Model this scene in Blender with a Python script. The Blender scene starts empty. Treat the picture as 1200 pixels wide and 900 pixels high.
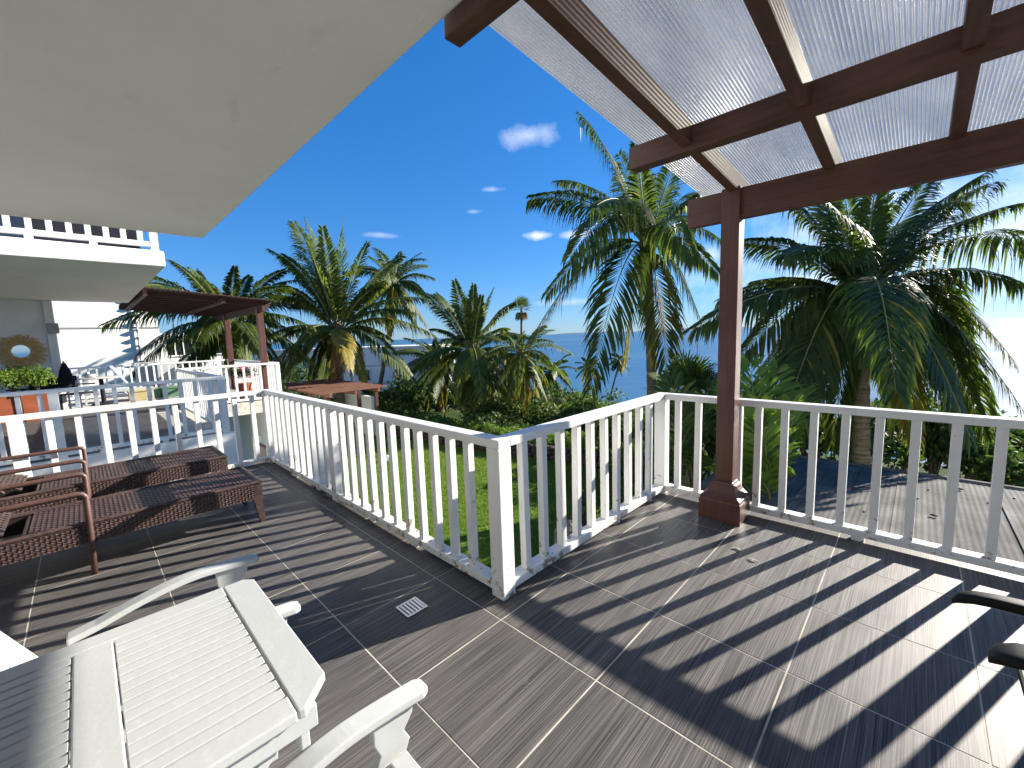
import bpy, bmesh, math, random
import numpy as np
from mathutils import Vector, Matrix

S = bpy.context.scene
COL = S.collection
R = math.radians
V = Vector

# ------------------------------------------------------------------ camera
CAMH = 1.525
YAW, PITCH, ROLL, FPX = R(-44.35), R(6.6), R(-1.95), 490.0
_f = V((math.sin(YAW) * math.cos(PITCH), math.cos(YAW) * math.cos(PITCH), -math.sin(PITCH)))
_r0 = V((math.cos(YAW), -math.sin(YAW), 0))
_u0 = _r0.cross(_f)
CR = _r0 * math.cos(ROLL) + _u0 * math.sin(ROLL)
CU = -_r0 * math.sin(ROLL) + _u0 * math.cos(ROLL)
CF = _f
cam = bpy.data.cameras.new('camera')
cam.sensor_fit = 'HORIZONTAL'
cam.sensor_width = 36.0
cam.lens = FPX / 1200 * 36.0
cam.clip_start = 0.05
cam.clip_end = 60000
camo = bpy.data.objects.new('camera', cam)
COL.objects.link(camo)
m = Matrix((CR, CU, -CF)).transposed().to_4x4()
m.translation = V((0, 0, CAMH))
camo.matrix_world = m
S.camera = camo


def at(px, py, d):
    """world point seen at photo pixel px,py at depth d in front of the viewer"""
    q = CR * ((px - 600) / FPX) - CU * ((py - 450) / FPX) + CF
    return V((0, 0, CAMH)) + q * d


# ------------------------------------------------------------------ light
SUN_EL = R(22.3)
SUN_DIR = V((0.337 * math.cos(SUN_EL), 0.9415 * math.cos(SUN_EL), math.sin(SUN_EL))).normalized()
SUN_AZ = math.atan2(SUN_DIR.x, SUN_DIR.y)
sun = bpy.data.lights.new('sun', 'SUN')
sun.energy = 5.0
sun.angle = R(0.53)
sun.color = (1.0, 0.93, 0.82)
suno = bpy.data.objects.new('sun', sun)
COL.objects.link(suno)
suno.rotation_euler = SUN_DIR.to_track_quat('Z', 'Y').to_euler()
suno.location = (20, 40, 30)

S.view_settings.view_transform = 'Standard'
S.view_settings.look = 'None'
S.view_settings.exposure = 1.55
S.view_settings.gamma = 1.0
S.view_settings.use_curve_mapping = False

W = bpy.data.worlds.new('World')
S.world = W
W.use_nodes = True
wt = W.node_tree
for n in list(wt.nodes):
    wt.nodes.remove(n)


def wn(t, **kw):
    n = wt.nodes.new(t)
    for k, v in kw.items():
        setattr(n, k, v)
    return n


def wl(a, b):
    wt.links.new(a, b)


def wmath(op, a, b=None, clamp=False):
    n = wn('ShaderNodeMath', operation=op, use_clamp=clamp)
    for i, x in enumerate((a, b)):
        if x is None:
            continue
        if isinstance(x, (int, float)):
            n.inputs[i].default_value = x
        else:
            wl(x, n.inputs[i])
    return n.outputs[0]


sky = wn('ShaderNodeTexSky', sky_type='NISHITA', sun_disc=False)
sky.sun_elevation = SUN_EL
sky.sun_rotation = SUN_AZ
sky.altitude = 0
sky.air_density = 1.0
sky.dust_density = 0.15
sky.ozone_density = 2.0
hsv = wn('ShaderNodeHueSaturation')
hsv.inputs['Saturation'].default_value = 1.22
gam = wn('ShaderNodeGamma')
gam.inputs['Gamma'].default_value = 0.62
wl(sky.outputs[0], gam.inputs['Color'])
tnt = wn('ShaderNodeMixRGB', blend_type='MULTIPLY')
tnt.inputs['Fac'].default_value = 1.0
tnt.inputs['Color2'].default_value = (0.82, 1.19, 1.86, 1)
wl(gam.outputs[0], tnt.inputs['Color1'])
wl(tnt.outputs[0], hsv.inputs['Color'])
tc = wn('ShaderNodeTexCoord')
nrm = wn('ShaderNodeVectorMath', operation='NORMALIZE')
wl(tc.outputs['Generated'], nrm.inputs[0])
D = nrm.outputs[0]
nz = wn('ShaderNodeTexNoise')
nz.inputs['Scale'].default_value = 16
nz.inputs['Detail'].default_value = 8
nz.inputs['Roughness'].default_value = 0.62
wl(D, nz.inputs['Vector'])
NZ = wmath('SUBTRACT', nz.outputs['Fac'], 0.5)
# small fair-weather clouds: azimuth, elevation, half width, half height (degrees), strength
CL = [(-41.2, 24.0, 4.6, 1.3, 0.5), (-46.2, 18.4, 1.5, .40, .5), (-48.7, 15.9, 1.3, .35, .35),
      (-60.5, 13.0, 2.6, .45, .4), (-40.0, 12.8, 2.3, .6, .85), (-35.4, 12.6, 2.6, .65, .85), (-33.8, 8.7, 1.6, .55, .55),
      (-20, 9, 5, 1.3, .7), (4, 7.5, 9, 2.2, .8), (-8, 5.0, 8, 1.5, .7), (14, 12, 10, 2.5, .8), (4, 7.5, 26, 7.5, .62), (-36, 4.2, 7, .6, .35)]
cur = None
for az, el, hw, hh, st in CL:
    a, e = R(az), R(el)
    d0 = (math.sin(a) * math.cos(e), math.cos(a) * math.cos(e), math.sin(e))
    e1 = (math.cos(a), -math.sin(a), 0)
    e2 = (-math.sin(a) * math.sin(e), -math.cos(a) * math.sin(e), math.cos(e))

    def dot(vec):
        n = wn('ShaderNodeVectorMath', operation='DOT_PRODUCT')
        wl(D, n.inputs[0])
        n.inputs[1].default_value = vec
        return n.outputs['Value']
    xx = wmath('DIVIDE', dot(e1), R(hw))
    yy = wmath('DIVIDE', dot(e2), R(hh))
    rr = wmath('SQRT', wmath('ADD', wmath('MULTIPLY', xx, xx), wmath('MULTIPLY', yy, yy)))
    mk = wmath('ADD', wmath('SUBTRACT', 1.0, rr), wmath('MULTIPLY', NZ, 2.1))
    mk = wmath('MULTIPLY', wmath('MULTIPLY', mk, .75, True), wmath('MULTIPLY', wmath('GREATER_THAN', dot(d0), 0.0), st))
    cur = mk if cur is None else wmath('MAXIMUM', cur, mk)
mixc = wn('ShaderNodeMixRGB')
wl(cur, mixc.inputs['Fac'])
wl(hsv.outputs[0], mixc.inputs['Color1'])
mixc.inputs['Color2'].default_value = (8.2, 8.4, 9.0, 1)
bg = wn('ShaderNodeBackground')
bg.inputs['Strength'].default_value = 0.060
wl(mixc.outputs[0], bg.inputs['Color'])
wo = wn('ShaderNodeOutputWorld')
wl(bg.outputs[0], wo.inputs['Surface'])

S.render.engine = 'CYCLES'
S.cycles.max_bounces = 10
S.cycles.transparent_max_bounces = 12
S.cycles.use_denoising = True


# ------------------------------------------------------------------ materials
class NT:
    def __init__(self, name):
        self.m = bpy.data.materials.new(name)
        self.m.use_nodes = True
        self.t = self.m.node_tree
        for n in list(self.t.nodes):
            self.t.nodes.remove(n)
        self.out = self.n('ShaderNodeOutputMaterial')

    def n(self, t, **kw):
        n = self.t.nodes.new(t)
        for k, v in kw.items():
            setattr(n, k, v)
        return n

    def l(self, a, b):
        self.t.links.new(a, b)

    def put(self, sock, v):
        if hasattr(v, 'links'):
            self.l(v, sock)
        elif isinstance(v, (tuple, list)) and len(v) == 3 and sock.type == 'RGBA':
            sock.default_value = (*v, 1)
        else:
            sock.default_value = v

    def coord(self, kind='Object'):
        if kind == 'World':
            return self.n('ShaderNodeNewGeometry').outputs['Position']
        return self.n('ShaderNodeTexCoord').outputs[kind]

    def mapping(self, v, scale=(1, 1, 1), loc=(0, 0, 0), rot=(0, 0, 0)):
        n = self.n('ShaderNodeMapping')
        self.l(v, n.inputs['Vector'])
        n.inputs['Scale'].default_value = scale
        n.inputs['Rotation'].default_value = rot
        self.put(n.inputs['Location'], loc)
        return n.outputs[0]

    def noise(self, v, scale=5, detail=4, rough=.55, dist=0):
        n = self.n('ShaderNodeTexNoise')
        self.l(v, n.inputs['Vector'])
        n.inputs['Scale'].default_value = scale
        n.inputs['Detail'].default_value = detail
        n.inputs['Roughness'].default_value = rough
        n.inputs['Distortion'].default_value = dist
        return n.outputs['Fac']

    def ramp(self, f, stops):
        n = self.n('ShaderNodeValToRGB')
        self.l(f, n.inputs['Fac'])
        el = n.color_ramp.elements
        while len(el) < len(stops):
            el.new(0.5)
        for e, (p, c) in zip(el, stops):
            e.position = p
            e.color = (*c, 1) if len(c) == 3 else c
        return n.outputs['Color']

    def mix(self, f, a, b, blend='MIX'):
        n = self.n('ShaderNodeMixRGB', blend_type=blend)
        self.put(n.inputs['Fac'], f)
        self.put(n.inputs['Color1'], a)
        self.put(n.inputs['Color2'], b)
        return n.outputs[0]

    def math(self, op, a, b=0.0, clamp=False):
        n = self.n('ShaderNodeMath', operation=op, use_clamp=clamp)
        self.put(n.inputs[0], a)
        self.put(n.inputs[1], b)
        return n.outputs[0]

    def bump(self, h, strength=.3, dist=.01, prev=None):
        n = self.n('ShaderNodeBump')
        n.inputs['Strength'].default_value = strength
        n.inputs['Distance'].default_value = dist
        self.l(h, n.inputs['Height'])
        if prev is not None:
            self.l(prev, n.inputs['Normal'])
        return n.outputs[0]

    def pbr(self, col, rough=.5, spec=.5, metal=0.0, normal=None, out=True, **kw):
        n = self.n('ShaderNodeBsdfPrincipled')
        self.put(n.inputs['Base Color'], col)
        self.put(n.inputs['Roughness'], rough)
        n.inputs['Specular IOR Level'].default_value = spec
        n.inputs['Metallic'].default_value = metal
        for k, v in kw.items():
            self.put(n.inputs[k.replace('_', ' ')], v)
        if normal is not None:
            self.l(normal, n.inputs['Normal'])
        if out:
            self.l(n.outputs[0], self.out.inputs['Surface'])
        return n.outputs[0]


M = {}


def simple(name, col, rough=.5, spec=.4, var=.12, scale=6, metal=0.0, bump=.1, bscale=60, coord='Object'):
    t = NT(name)
    v = t.coord(coord)
    f = t.noise(v, scale, 5)
    lo = tuple(c * (1 - var) for c in col)
    hi = tuple(min(1, c * (1 + var)) for c in col)
    c = t.ramp(f, [(.3, lo), (.7, hi)])
    b = t.bump(t.noise(v, bscale, 3), bump, .004)
    t.pbr(c, rough, spec, metal, b)
    M[name] = t.m
    return t.m


def mk_paint(name, base, dirt, rough=.42, chips=True):
    t = NT(name)
    v = t.coord('World')
    f = t.noise(v, 3.0, 6, .6)
    c = t.mix(t.ramp(f, [(.35, (0, 0, 0)), (.75, (1, 1, 1))]), base, tuple(b * .93 for b in base))
    streak = t.noise(t.mapping(v, (30, 30, 2.0)), 1.0, 5, .6)
    c = t.mix(t.ramp(streak, [(.58, (0, 0, 0)), (.78, (.32, .32, .32))]), c, dirt)
    h = t.noise(v, 55, 4, .6)
    if chips:
        z = t.n('ShaderNodeSeparateXYZ')
        t.l(v, z.inputs[0])
        low = t.math('SUBTRACT', 1.0, t.math('MULTIPLY', z.outputs[2], 3.2), True)
        patch = t.noise(v, 13, 6, .68)
        k = t.math('ADD', patch, t.math('MULTIPLY', low, .13))
        c = t.mix(t.ramp(k, [(.66, (0, 0, 0)), (.705, (1, 1, 1))]), c, (.30, .25, .19))
    t.pbr(c, rough, .45, 0, t.bump(h, .12, .004))
    M[name] = t.m


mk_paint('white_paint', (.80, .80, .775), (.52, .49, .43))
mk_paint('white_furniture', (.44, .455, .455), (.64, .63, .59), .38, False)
mk_paint('white_wall', (.82, .815, .79), (.55, .53, .49), .75, False)
simple('mirror_white', (.78, .77, .74), .6)


def mk_tile():
    t = NT('deck_tile')
    v = t.coord('World')
    oi = t.n('ShaderNodeObjectInfo').outputs['Random']
    cmb = t.n('ShaderNodeCombineXYZ')
    t.l(t.math('MULTIPLY', oi, 37.0), cmb.inputs[0])
    t.l(t.math('MULTIPLY', oi, 91.0), cmb.inputs[1])
    v2 = t.mapping(v, (1, 1, 1), cmb.outputs[0])
    g1 = t.noise(t.mapping(v2, (215, 1.6, 1)), 1.0, 3, .6)
    g2 = t.noise(t.mapping(v2, (460, 2.0, 1)), 1.0, 2, .5)
    g3 = t.noise(t.mapping(v2, (22, 1.0, 1)), 1.0, 3, .6)
    g = t.math('ADD', t.math('ADD', t.math('MULTIPLY', g1, .47), t.math('MULTIPLY', g2, .37)), t.math('MULTIPLY', g3, .16))
    c = t.ramp(g, [(.34, (.014, .0135, .014)), (.44, (.044, .041, .041)), (.53, (.108, .101, .099)), (.66, (.235, .222, .215))])
    big = t.noise(v, 1.1, 4, .6)
    c = t.mix(t.ramp(big, [(.42, (0, 0, 0)), (.72, (.22, .22, .22))]), c, (.21, .195, .175))
    # faint dusty stains and water marks
    st = t.noise(v, 5.5, 6, .7, .6)
    c = t.mix(t.ramp(st, [(.64, (0, 0, 0)), (.72, (.16, .16, .16))]), c, (.36, .33, .28))
    ro = t.ramp(t.noise(v, 3.0, 5, .6), [(.3, (.38, .38, .38)), (.75, (.46, .46, .46))])
    tg = t.n('ShaderNodeCombineXYZ')
    tg.inputs[0].default_value = 1.0
    t.pbr(c, ro, .18, 0, t.bump(g, .22, .0010), Anisotropic=.55, Tangent=tg.outputs[0])
    M['deck_tile'] = t.m


mk_tile()
simple('grout', (.47, .44, .39), .85, .2, .25, 9)
simple('deck_concrete', (.45, .44, .41), .85, .2, .2, 3)


def mk_slab():
    t = NT('slab_plaster')
    v = t.coord('World')
    f = t.noise(v, .9, 6, .6)
    c = t.mix(t.ramp(f, [(.35, (0, 0, 0)), (.7, (1, 1, 1))]), (.88, .875, .845), (.81, .80, .765))
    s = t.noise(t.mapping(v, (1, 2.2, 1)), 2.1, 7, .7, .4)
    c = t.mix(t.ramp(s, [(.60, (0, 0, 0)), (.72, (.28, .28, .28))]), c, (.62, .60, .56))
    h = t.math('ADD', t.noise(v, 2.2, 3), t.math('MULTIPLY', t.noise(v, 60, 4), .12))
    t.pbr(c, .8, .25, 0, t.bump(h, .35, .03))
    M['slab_plaster'] = t.m


mk_slab()


def mk_wood(name, dark, mid, rough=.5, axis=None):
    t = NT(name)
    v = t.coord('World')
    sc = [34.0, 34.0, 34.0]
    if axis is not None:
        sc[axis] = 2.2
    g = t.noise(t.mapping(v, tuple(sc)), 1.0, 6, .65)
    b = t.noise(v, 2.3, 5, .6)
    c = t.ramp(t.math('ADD', t.math('MULTIPLY', g, .55), t.math('MULTIPLY', b, .45)), [(.34, dark), (.66, mid)])
    w = t.noise(v, 7, 6, .7)
    c = t.mix(t.ramp(w, [(.63, (0, 0, 0)), (.70, (.35, .35, .35))]), c, tuple(min(1, 2.0 * q + .02) for q in mid))
    t.pbr(c, rough, .35, 0, t.bump(g, .45, .005))
    M[name] = t.m


mk_wood('brown_paint', (.078, .031, .023), (.130, .056, .041), .45, 2)
mk_wood('brown_beam', (.056, .025, .018), (.130, .060, .042), .55, 0)
mk_wood('brown_rafter', (.056, .025, .018), (.130, .060, .042), .55, 1)
mk_wood('weathered_brown', (.10, .042, .026), (.22, .095, .055), .7)
mk_wood('dark_slat', (.050, .020, .016), (.085, .036, .028), .6)


def mk_poly():
    t = NT('polycarbonate')
    v = t.coord('World')
    f = t.noise(t.mapping(v, (5, 1.4, 1)), 1.0, 6, .65)
    c = t.ramp(f, [(.3, (.22, .22, .22)), (.7, (.46, .46, .445))])
    tr = t.n('ShaderNodeBsdfTranslucent')
    t.l(c, tr.inputs['Color'])
    tp = t.n('ShaderNodeBsdfTransparent')
    tp.inputs['Color'].default_value = (.80, .80, .79, 1)
    gl = t.n('ShaderNodeBsdfGlossy')
    gl.inputs['Roughness'].default_value = .15
    m1 = t.n('ShaderNodeMixShader')
    m1.inputs[0].default_value = .58
    t.l(tr.outputs[0], m1.inputs[1])
    t.l(tp.outputs[0], m1.inputs[2])
    m3 = t.n('ShaderNodeMixShader')
    m3.inputs[0].default_value = .06
    t.l(m1.outputs[0], m3.inputs[1])
    t.l(gl.outputs[0], m3.inputs[2])
    t.l(m3.outputs[0], t.out.inputs['Surface'])
    M['polycarbonate'] = t.m
    t = NT('polycarbonate_web')
    gl = t.n('ShaderNodeBsdfGlossy')
    gl.inputs['Color'].default_value = (.85, .85, .85, 1)
    gl.inputs['Roughness'].default_value = .20
    tp = t.n('ShaderNodeBsdfTransparent')
    tp.inputs['Color'].default_value = (.75, .75, .75, 1)
    m1 = t.n('ShaderNodeMixShader')
    m1.inputs[0].default_value = .55
    t.l(gl.outputs[0], m1.inputs[1])
    t.l(tp.outputs[0], m1.inputs[2])
    tr = t.n('ShaderNodeBsdfTranslucent')
    tr.inputs['Color'].default_value = (.85, .85, .84, 1)
    df = t.n('ShaderNodeBsdfDiffuse')
    df.inputs['Color'].default_value = (.85, .85, .84, 1)
    m2 = t.n('ShaderNodeMixShader')
    t.l(tr.outputs[0], m2.inputs[1])
    t.l(df.outputs[0], m2.inputs[2])
    m3 = t.n('ShaderNodeMixShader')
    m3.inputs[0].default_value = .55
    t.l(m1.outputs[0], m3.inputs[1])
    t.l(m2.outputs[0], m3.inputs[2])
    t.l(m3.outputs[0], t.out.inputs['Surface'])
    M['polycarbonate_web'] = t.m


mk_poly()


def mk_leaf(name, dark, light, yellow, trans=.38, rough=.42, spec=.45):
    t = NT(name)
    a = t.n('ShaderNodeAttribute', attribute_name='tint')
    sep = t.n('ShaderNodeSeparateColor')
    t.l(a.outputs['Color'], sep.inputs[0])
    c = t.mix(sep.outputs[0], dark, light)
    c = t.mix(sep.outputs[1], c, yellow)
    pb = t.pbr(c, rough, spec, out=False)
    tr = t.n('ShaderNodeBsdfTranslucent')
    ct = t.mix(.5, c, (1.0, 1.0, .30), 'MULTIPLY')
    br = t.mix(1.0, ct, (1.7, 1.7, 1.7), 'MULTIPLY')
    t.l(br, tr.inputs['Color'])
    mx = t.n('ShaderNodeMixShader')
    mx.inputs[0].default_value = trans
    t.l(pb, mx.inputs[1])
    t.l(tr.outputs[0], mx.inputs[2])
    t.l(mx.outputs[0], t.out.inputs['Surface'])
    M[name] = t.m


mk_leaf('palm_leaf', (.024, .050, .012), (.088, .125, .022), (.34, .25, .04), .38, .48, .25)
mk_leaf('sunlit_young_palm_leaf', (.036, .066, .014), (.140, .175, .030), (.36, .27, .045), .42, .48, .25)  # lighter than the other palms: young growth plus sunlight put into the colour
mk_leaf('bright_leaf', (.070, .140, .022), (.150, .230, .040), (.34, .30, .05), .42, .55, .25)
mk_leaf('shrub_leaf', (.028, .062, .016), (.085, .135, .030), (.20, .20, .04), .3, .62, .2)
mk_leaf('grass_blade', (.085, .160, .016), (.165, .245, .028), (.25, .24, .06), .3, .6, .25)
simple('rachis', (.20, .20, .07), .5, .4, .2, 8)
simple('fibre', (.17, .115, .06), .9, .1, .35, 22, bump=.6, bscale=60)
simple('coconut', (.16, .15, .04), .5, .4, .3, 12)
simple('dead_leaf', (.26, .17, .08), .85, .15, .3, 14)


def mk_trunk():
    t = NT('palm_trunk')
    v = t.coord('World')
    r = t.noise(t.mapping(v, (2, 2, 26)), 1.0, 4, .6)
    b = t.noise(v, 9, 6, .65)
    c = t.ramp(t.math('ADD', t.math('MULTIPLY', r, .6), t.math('MULTIPLY', b, .4)), [(.36, (.070, .054, .038)), (.62, (.20, .165, .12))])
    t.pbr(c, .9, .15, 0, t.bump(r, .6, .02))
    M['palm_trunk'] = t.m


mk_trunk()
simple('bark', (.13, .10, .07), .9, .15, .35, 18, bump=.6)


def mk_lawn():
    t = NT('lawn_soil')
    v = t.coord('World')
    f = t.noise(v, 1.2, 6, .65)
    g = t.noise(v, 30, 5, .7)
    c = t.ramp(t.math('ADD', t.math('MULTIPLY', f, .5), t.math('MULTIPLY', g, .5)), [(.38, (.070, .135, .014)), (.62, (.130, .205, .026))])
    t.pbr(c, .95, .1, 0, t.bump(g, .8, .05))
    M['lawn_soil'] = t.m
    t = NT('hill_soil')
    v = t.coord('World')
    f = t.noise(v, .35, 7, .65)
    g = t.noise(v, 4, 6, .7)
    c = t.ramp(t.math('ADD', t.math('MULTIPLY', f, .5), t.math('MULTIPLY', g, .5)), [(.36, (.022, .045, .012)), (.5, (.040, .070, .018)), (.64, (.085, .085, .040))])
    t.pbr(c, .95, .1, 0, t.bump(g, .9, .3))
    M['hill_soil'] = t.m


mk_lawn()


def mk_sea():
    t = NT('sea_water')
    v = t.coord('World')
    w1 = t.noise(t.mapping(v, (.55, .55, 1), rot=(0, 0, .4)), 1.0, 5, .6)
    w2 = t.noise(t.mapping(v, (.035, .06, 1), rot=(0, 0, .3)), 1.0, 5, .6)
    big = t.noise(t.mapping(v, (.0016, .0045, 1), rot=(0, 0, .75)), 1.0, 4, .55)
    c = t.ramp(big, [(.38, (.026, .100, .195)), (.62, (.055, .150, .245))])
    ro = t.ramp(big, [(.42, (.34, .34, .34)), (.60, (.50, .50, .50))])
    b = t.bump(w2, .35, 1.2)
    b = t.bump(w1, .5, .22, b)
    t.pbr(c, ro, .5, 0, b, IOR=1.33)
    M['sea_water'] = t.m


mk_sea()
simple('island_haze_tint', (.10, .16, .20), .95, .05, .15, .002, coord='World')  # green pulled towards blue: distance haze painted into the hill colour


def mk_shed():
    t = NT('shed_sheet')
    v = t.coord('World')
    f = t.noise(v, 1.3, 7, .65)
    s = t.noise(t.mapping(v, (9, .9, 1)), 1.0, 5, .6)
    c = t.ramp(t.math('ADD', t.math('MULTIPLY', f, .6), t.math('MULTIPLY', s, .4)), [(.36, (.085, .082, .076)), (.52, (.15, .145, .135)), (.68, (.24, .235, .22))])
    t.pbr(c, .9, .08, 0, t.bump(t.noise(v, 40, 4), .15, .01))
    M['shed_sheet'] = t.m


mk_shed()


def mk_wicker():
    t = NT('wicker')
    v = t.coord('World')
    f = t.noise(v, 45, 4, .6)
    b = t.noise(v, 3, 4, .6)
    c = t.ramp(t.math('ADD', t.math('MULTIPLY', f, .5), t.math('MULTIPLY', b, .5)), [(.36, (.034, .020, .018)), (.64, (.092, .058, .052))])
    t.pbr(c, .40, .5, 0, t.bump(f, .2, .002))
    M['wicker'] = t.m


mk_wicker()
simple('wicker_tube', (.080, .040, .033), .42, .5, .25, 40, bump=.4, bscale=180)
simple('dark_core', (.016, .011, .010), .8, .2)
simple('black_plastic', (.008, .008, .008), .5, .25, .2, 5, bump=.04)
simple('black_fabric', (.014, .015, .022), .85, .2)
simple('steel', (.62, .63, .65), .28, .5, .1, 30, metal=1.0)
simple('drain_dark', (.02, .02, .02), .6)
simple('stone', (.20, .17, .145), .9, .2, .35, 7, bump=.7, bscale=22)
simple('dark_stone', (.075, .060, .050), .95, .15, .4, 8, bump=.8, bscale=16)
simple('terracotta', (.30, .085, .038), .75, .25, .2, 8)
simple('pale_stain', (.36, .33, .28), .8, .2, .15, 12)
simple('raffia', (.62, .40, .17), .85, .15, .3, 30, bump=.5)
simple('cushion_blue', (.48, .55, .68), .85, .1, .06)
simple('green_plastic', (.10, .20, .12), .5, .4, .1)
simple('yellow_plastic', (.42, .35, .18), .6, .3, .1)
simple('flower_pink', (.55, .06, .16), .6, .2, .2)
simple('house_white', (.78, .77, .73), .8, .2, .06, .5, coord='World')
simple('house_pale', (.66, .68, .72), .8, .2, .06, .5, coord='World')
simple('roof_grey', (.50, .49, .46), .8, .2, .15, 1.5, coord='World')
simple('trim_grey', (.36, .36, .36), .7)
simple('door_brown', (.12, .055, .035), .6)
simple('pipe_white', (.72, .71, .68), .5)


def mk_glass():
    t = NT('window_glass')
    t.pbr((.02, .025, .03), .05, .8)
    M['window_glass'] = t.m
    t = NT('mirror_glass')
    t.pbr((.85, .86, .86), .04, .5, 1.0)
    M['mirror_glass'] = t.m


mk_glass()


# ------------------------------------------------------------------ mesh helpers
class MB:
    def __init__(self):
        self.v, self.f, self.mi, self.tint = [], [], [], []
        self.smooth = False

    def add(self, vs, fs, mi=0, tint=(0, 0, 0)):
        o = len(self.v)
        self.v.extend([tuple(p) for p in vs])
        self.f.extend([tuple(i + o for i in f) for f in fs])
        self.mi.extend([mi] * len(fs))
        self.tint.extend([tint] * len(vs))

    def box(self, lo, hi, mi=0):
        x0, y0, z0 = lo
        x1, y1, z1 = hi
        self.hexa([(x0, y0, z0), (x1, y0, z0), (x1, y1, z0), (x0, y1, z0), (x0, y0, z1), (x1, y0, z1), (x1, y1, z1), (x0, y1, z1)], mi)

    def hexa(self, p, mi=0):
        self.add(p, [(3, 2, 1, 0), (4, 5, 6, 7), (0, 1, 5, 4), (1, 2, 6, 5), (2, 3, 7, 6), (3, 0, 4, 7)], mi)

    def bar(self, a, b, w, h, up=V((0, 0, 1)), mi=0):
        a, b = V(a), V(b)
        t = (b - a).normalized()
        s = t.cross(up)
        if s.length < 1e-5:
            s = t.cross(V((0, 1, 0)))
        s.normalize()
        n = s.cross(t).normalized()
        s, n = s * w / 2, n * h / 2
        self.hexa([a - s - n, a + s - n, b + s - n, b - s - n, a - s + n, a + s + n, b + s + n, b - s + n], mi)

    def tube(self, pts, rad, seg=10, mi=0, caps=True, tint=(0, 0, 0)):
        pts = [V(p) for p in pts]
        n = len(pts)
        if not hasattr(rad, '__len__'):
            rad = [rad] * n
        vs, fs = [], []
        prev = None
        for i, p in enumerate(pts):
            t = (pts[min(i + 1, n - 1)] - pts[max(i - 1, 0)]).normalized()
            if prev is None:
                s = t.cross(V((0, 0, 1)))
                if s.length < 1e-3:
                    s = t.cross(V((0, 1, 0)))
            else:
                s = prev - t * prev.dot(t)
            s.normalize()
            prev = s
            q = t.cross(s)
            for k in range(seg):
                a = 2 * math.pi * k / seg
                vs.append(p + (s * math.cos(a) + q * math.sin(a)) * rad[i])
        for i in range(n - 1):
            for k in range(seg):
                k2 = (k + 1) % seg
                fs.append((i * seg + k, i * seg + k2, (i + 1) * seg + k2, (i + 1) * seg + k))
        if caps:
            fs.append(tuple(range(seg))[::-1])
            fs.append(tuple((n - 1) * seg + k for k in range(seg)))
        self.add(vs, fs, mi, tint)

    def prism(self, poly, a, b):
        """poly: points in 3D (planar outline); extruded by vector from a to b"""
        d = V(b) - V(a)
        n = len(poly)
        vs = [V(p) for p in poly] + [V(p) + d for p in poly]
        fs = [tuple(range(n))[::-1], tuple(range(n, 2 * n))]
        for i in range(n):
            j = (i + 1) % n
            fs.append((i, j, n + j, n + i))
        self.add(vs, fs)

    def lathe(self, c, prof, seg=20, mi=0):
        c = V(c)
        vs, fs = [], []
        for r, z in prof:
            for k in range(seg):
                a = 2 * math.pi * k / seg
                vs.append((c.x + r * math.cos(a), c.y + r * math.sin(a), c.z + z))
        for i in range(len(prof) - 1):
            for k in range(seg):
                k2 = (k + 1) % seg
                fs.append((i * seg + k, i * seg + k2, (i + 1) * seg + k2, (i + 1) * seg + k))
        fs.append(tuple(range(seg))[::-1])
        fs.append(tuple((len(prof) - 1) * seg + k for k in range(seg)))
        self.add(vs, fs, mi)

    def blob(self, c, r, seg=10, rings=7, jit=0.0, rng=None, mi=0):
        c = V(c)
        rr = r if hasattr(r, '__len__') else (r, r, r)
        prof = []
        vs, fs = [], []
        for i in range(1, rings):
            th = math.pi * i / rings
            for k in range(seg):
                a = 2 * math.pi * k / seg
                j = 1 + (rng.uniform(-jit, jit) if rng else 0)
                vs.append((c.x + rr[0] * math.sin(th) * math.cos(a) * j, c.y + rr[1] * math.sin(th) * math.sin(a) * j, c.z + rr[2] * math.cos(th) * j))
        for i in range(rings - 2):
            for k in range(seg):
                k2 = (k + 1) % seg
                fs.append((i * seg + k, (i + 1) * seg + k, (i + 1) * seg + k2, i * seg + k2))
        t = len(vs)
        vs += [(c.x, c.y, c.z + rr[2]), (c.x, c.y, c.z - rr[2])]
        L = (rings - 2) * seg
        for k in range(seg):
            k2 = (k + 1) % seg
            fs.append((t, k, k2))
            fs.append((t + 1, L + k2, L + k))
        self.add(vs, fs, mi)

    def mesh(self, name, mats, origin=V((0, 0, 0)), bevel=0, smooth=False, tint=False, bseg=2):
        me = bpy.data.meshes.new(name)
        o = V(origin)
        me.from_pydata([(p[0] - o.x, p[1] - o.y, p[2] - o.z) for p in self.v], [], self.f)
        for mm in (mats if isinstance(mats, (list, tuple)) else [mats]):
            me.materials.append(M[mm])
        if any(self.mi):
            me.polygons.foreach_set('material_index', self.mi)
        if tint:
            ca = me.color_attributes.new('tint', 'FLOAT_COLOR', 'POINT')
            ca.data.foreach_set('color', np.array([(a, b, c, 1) for a, b, c in self.tint], dtype=np.float32).ravel())
        if bevel:
            bm = bmesh.new()
            bm.from_mesh(me)
            bmesh.ops.recalc_face_normals(bm, faces=bm.faces)
            ed = [e for e in bm.edges if e.is_manifold and e.calc_face_angle(0) > .5]
            bmesh.ops.bevel(bm, geom=ed, offset=bevel, segments=bseg, affect='EDGES', profile=.6, clamp_overlap=True)
            bm.to_mesh(me)
            bm.free()
        if smooth:
            me.polygons.foreach_set('use_smooth', [True] * len(me.polygons))
        me.update()
        return me

    def center(self):
        a = np.array(self.v)
        c = (a.min(0) + a.max(0)) / 2
        return V(c)

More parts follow.
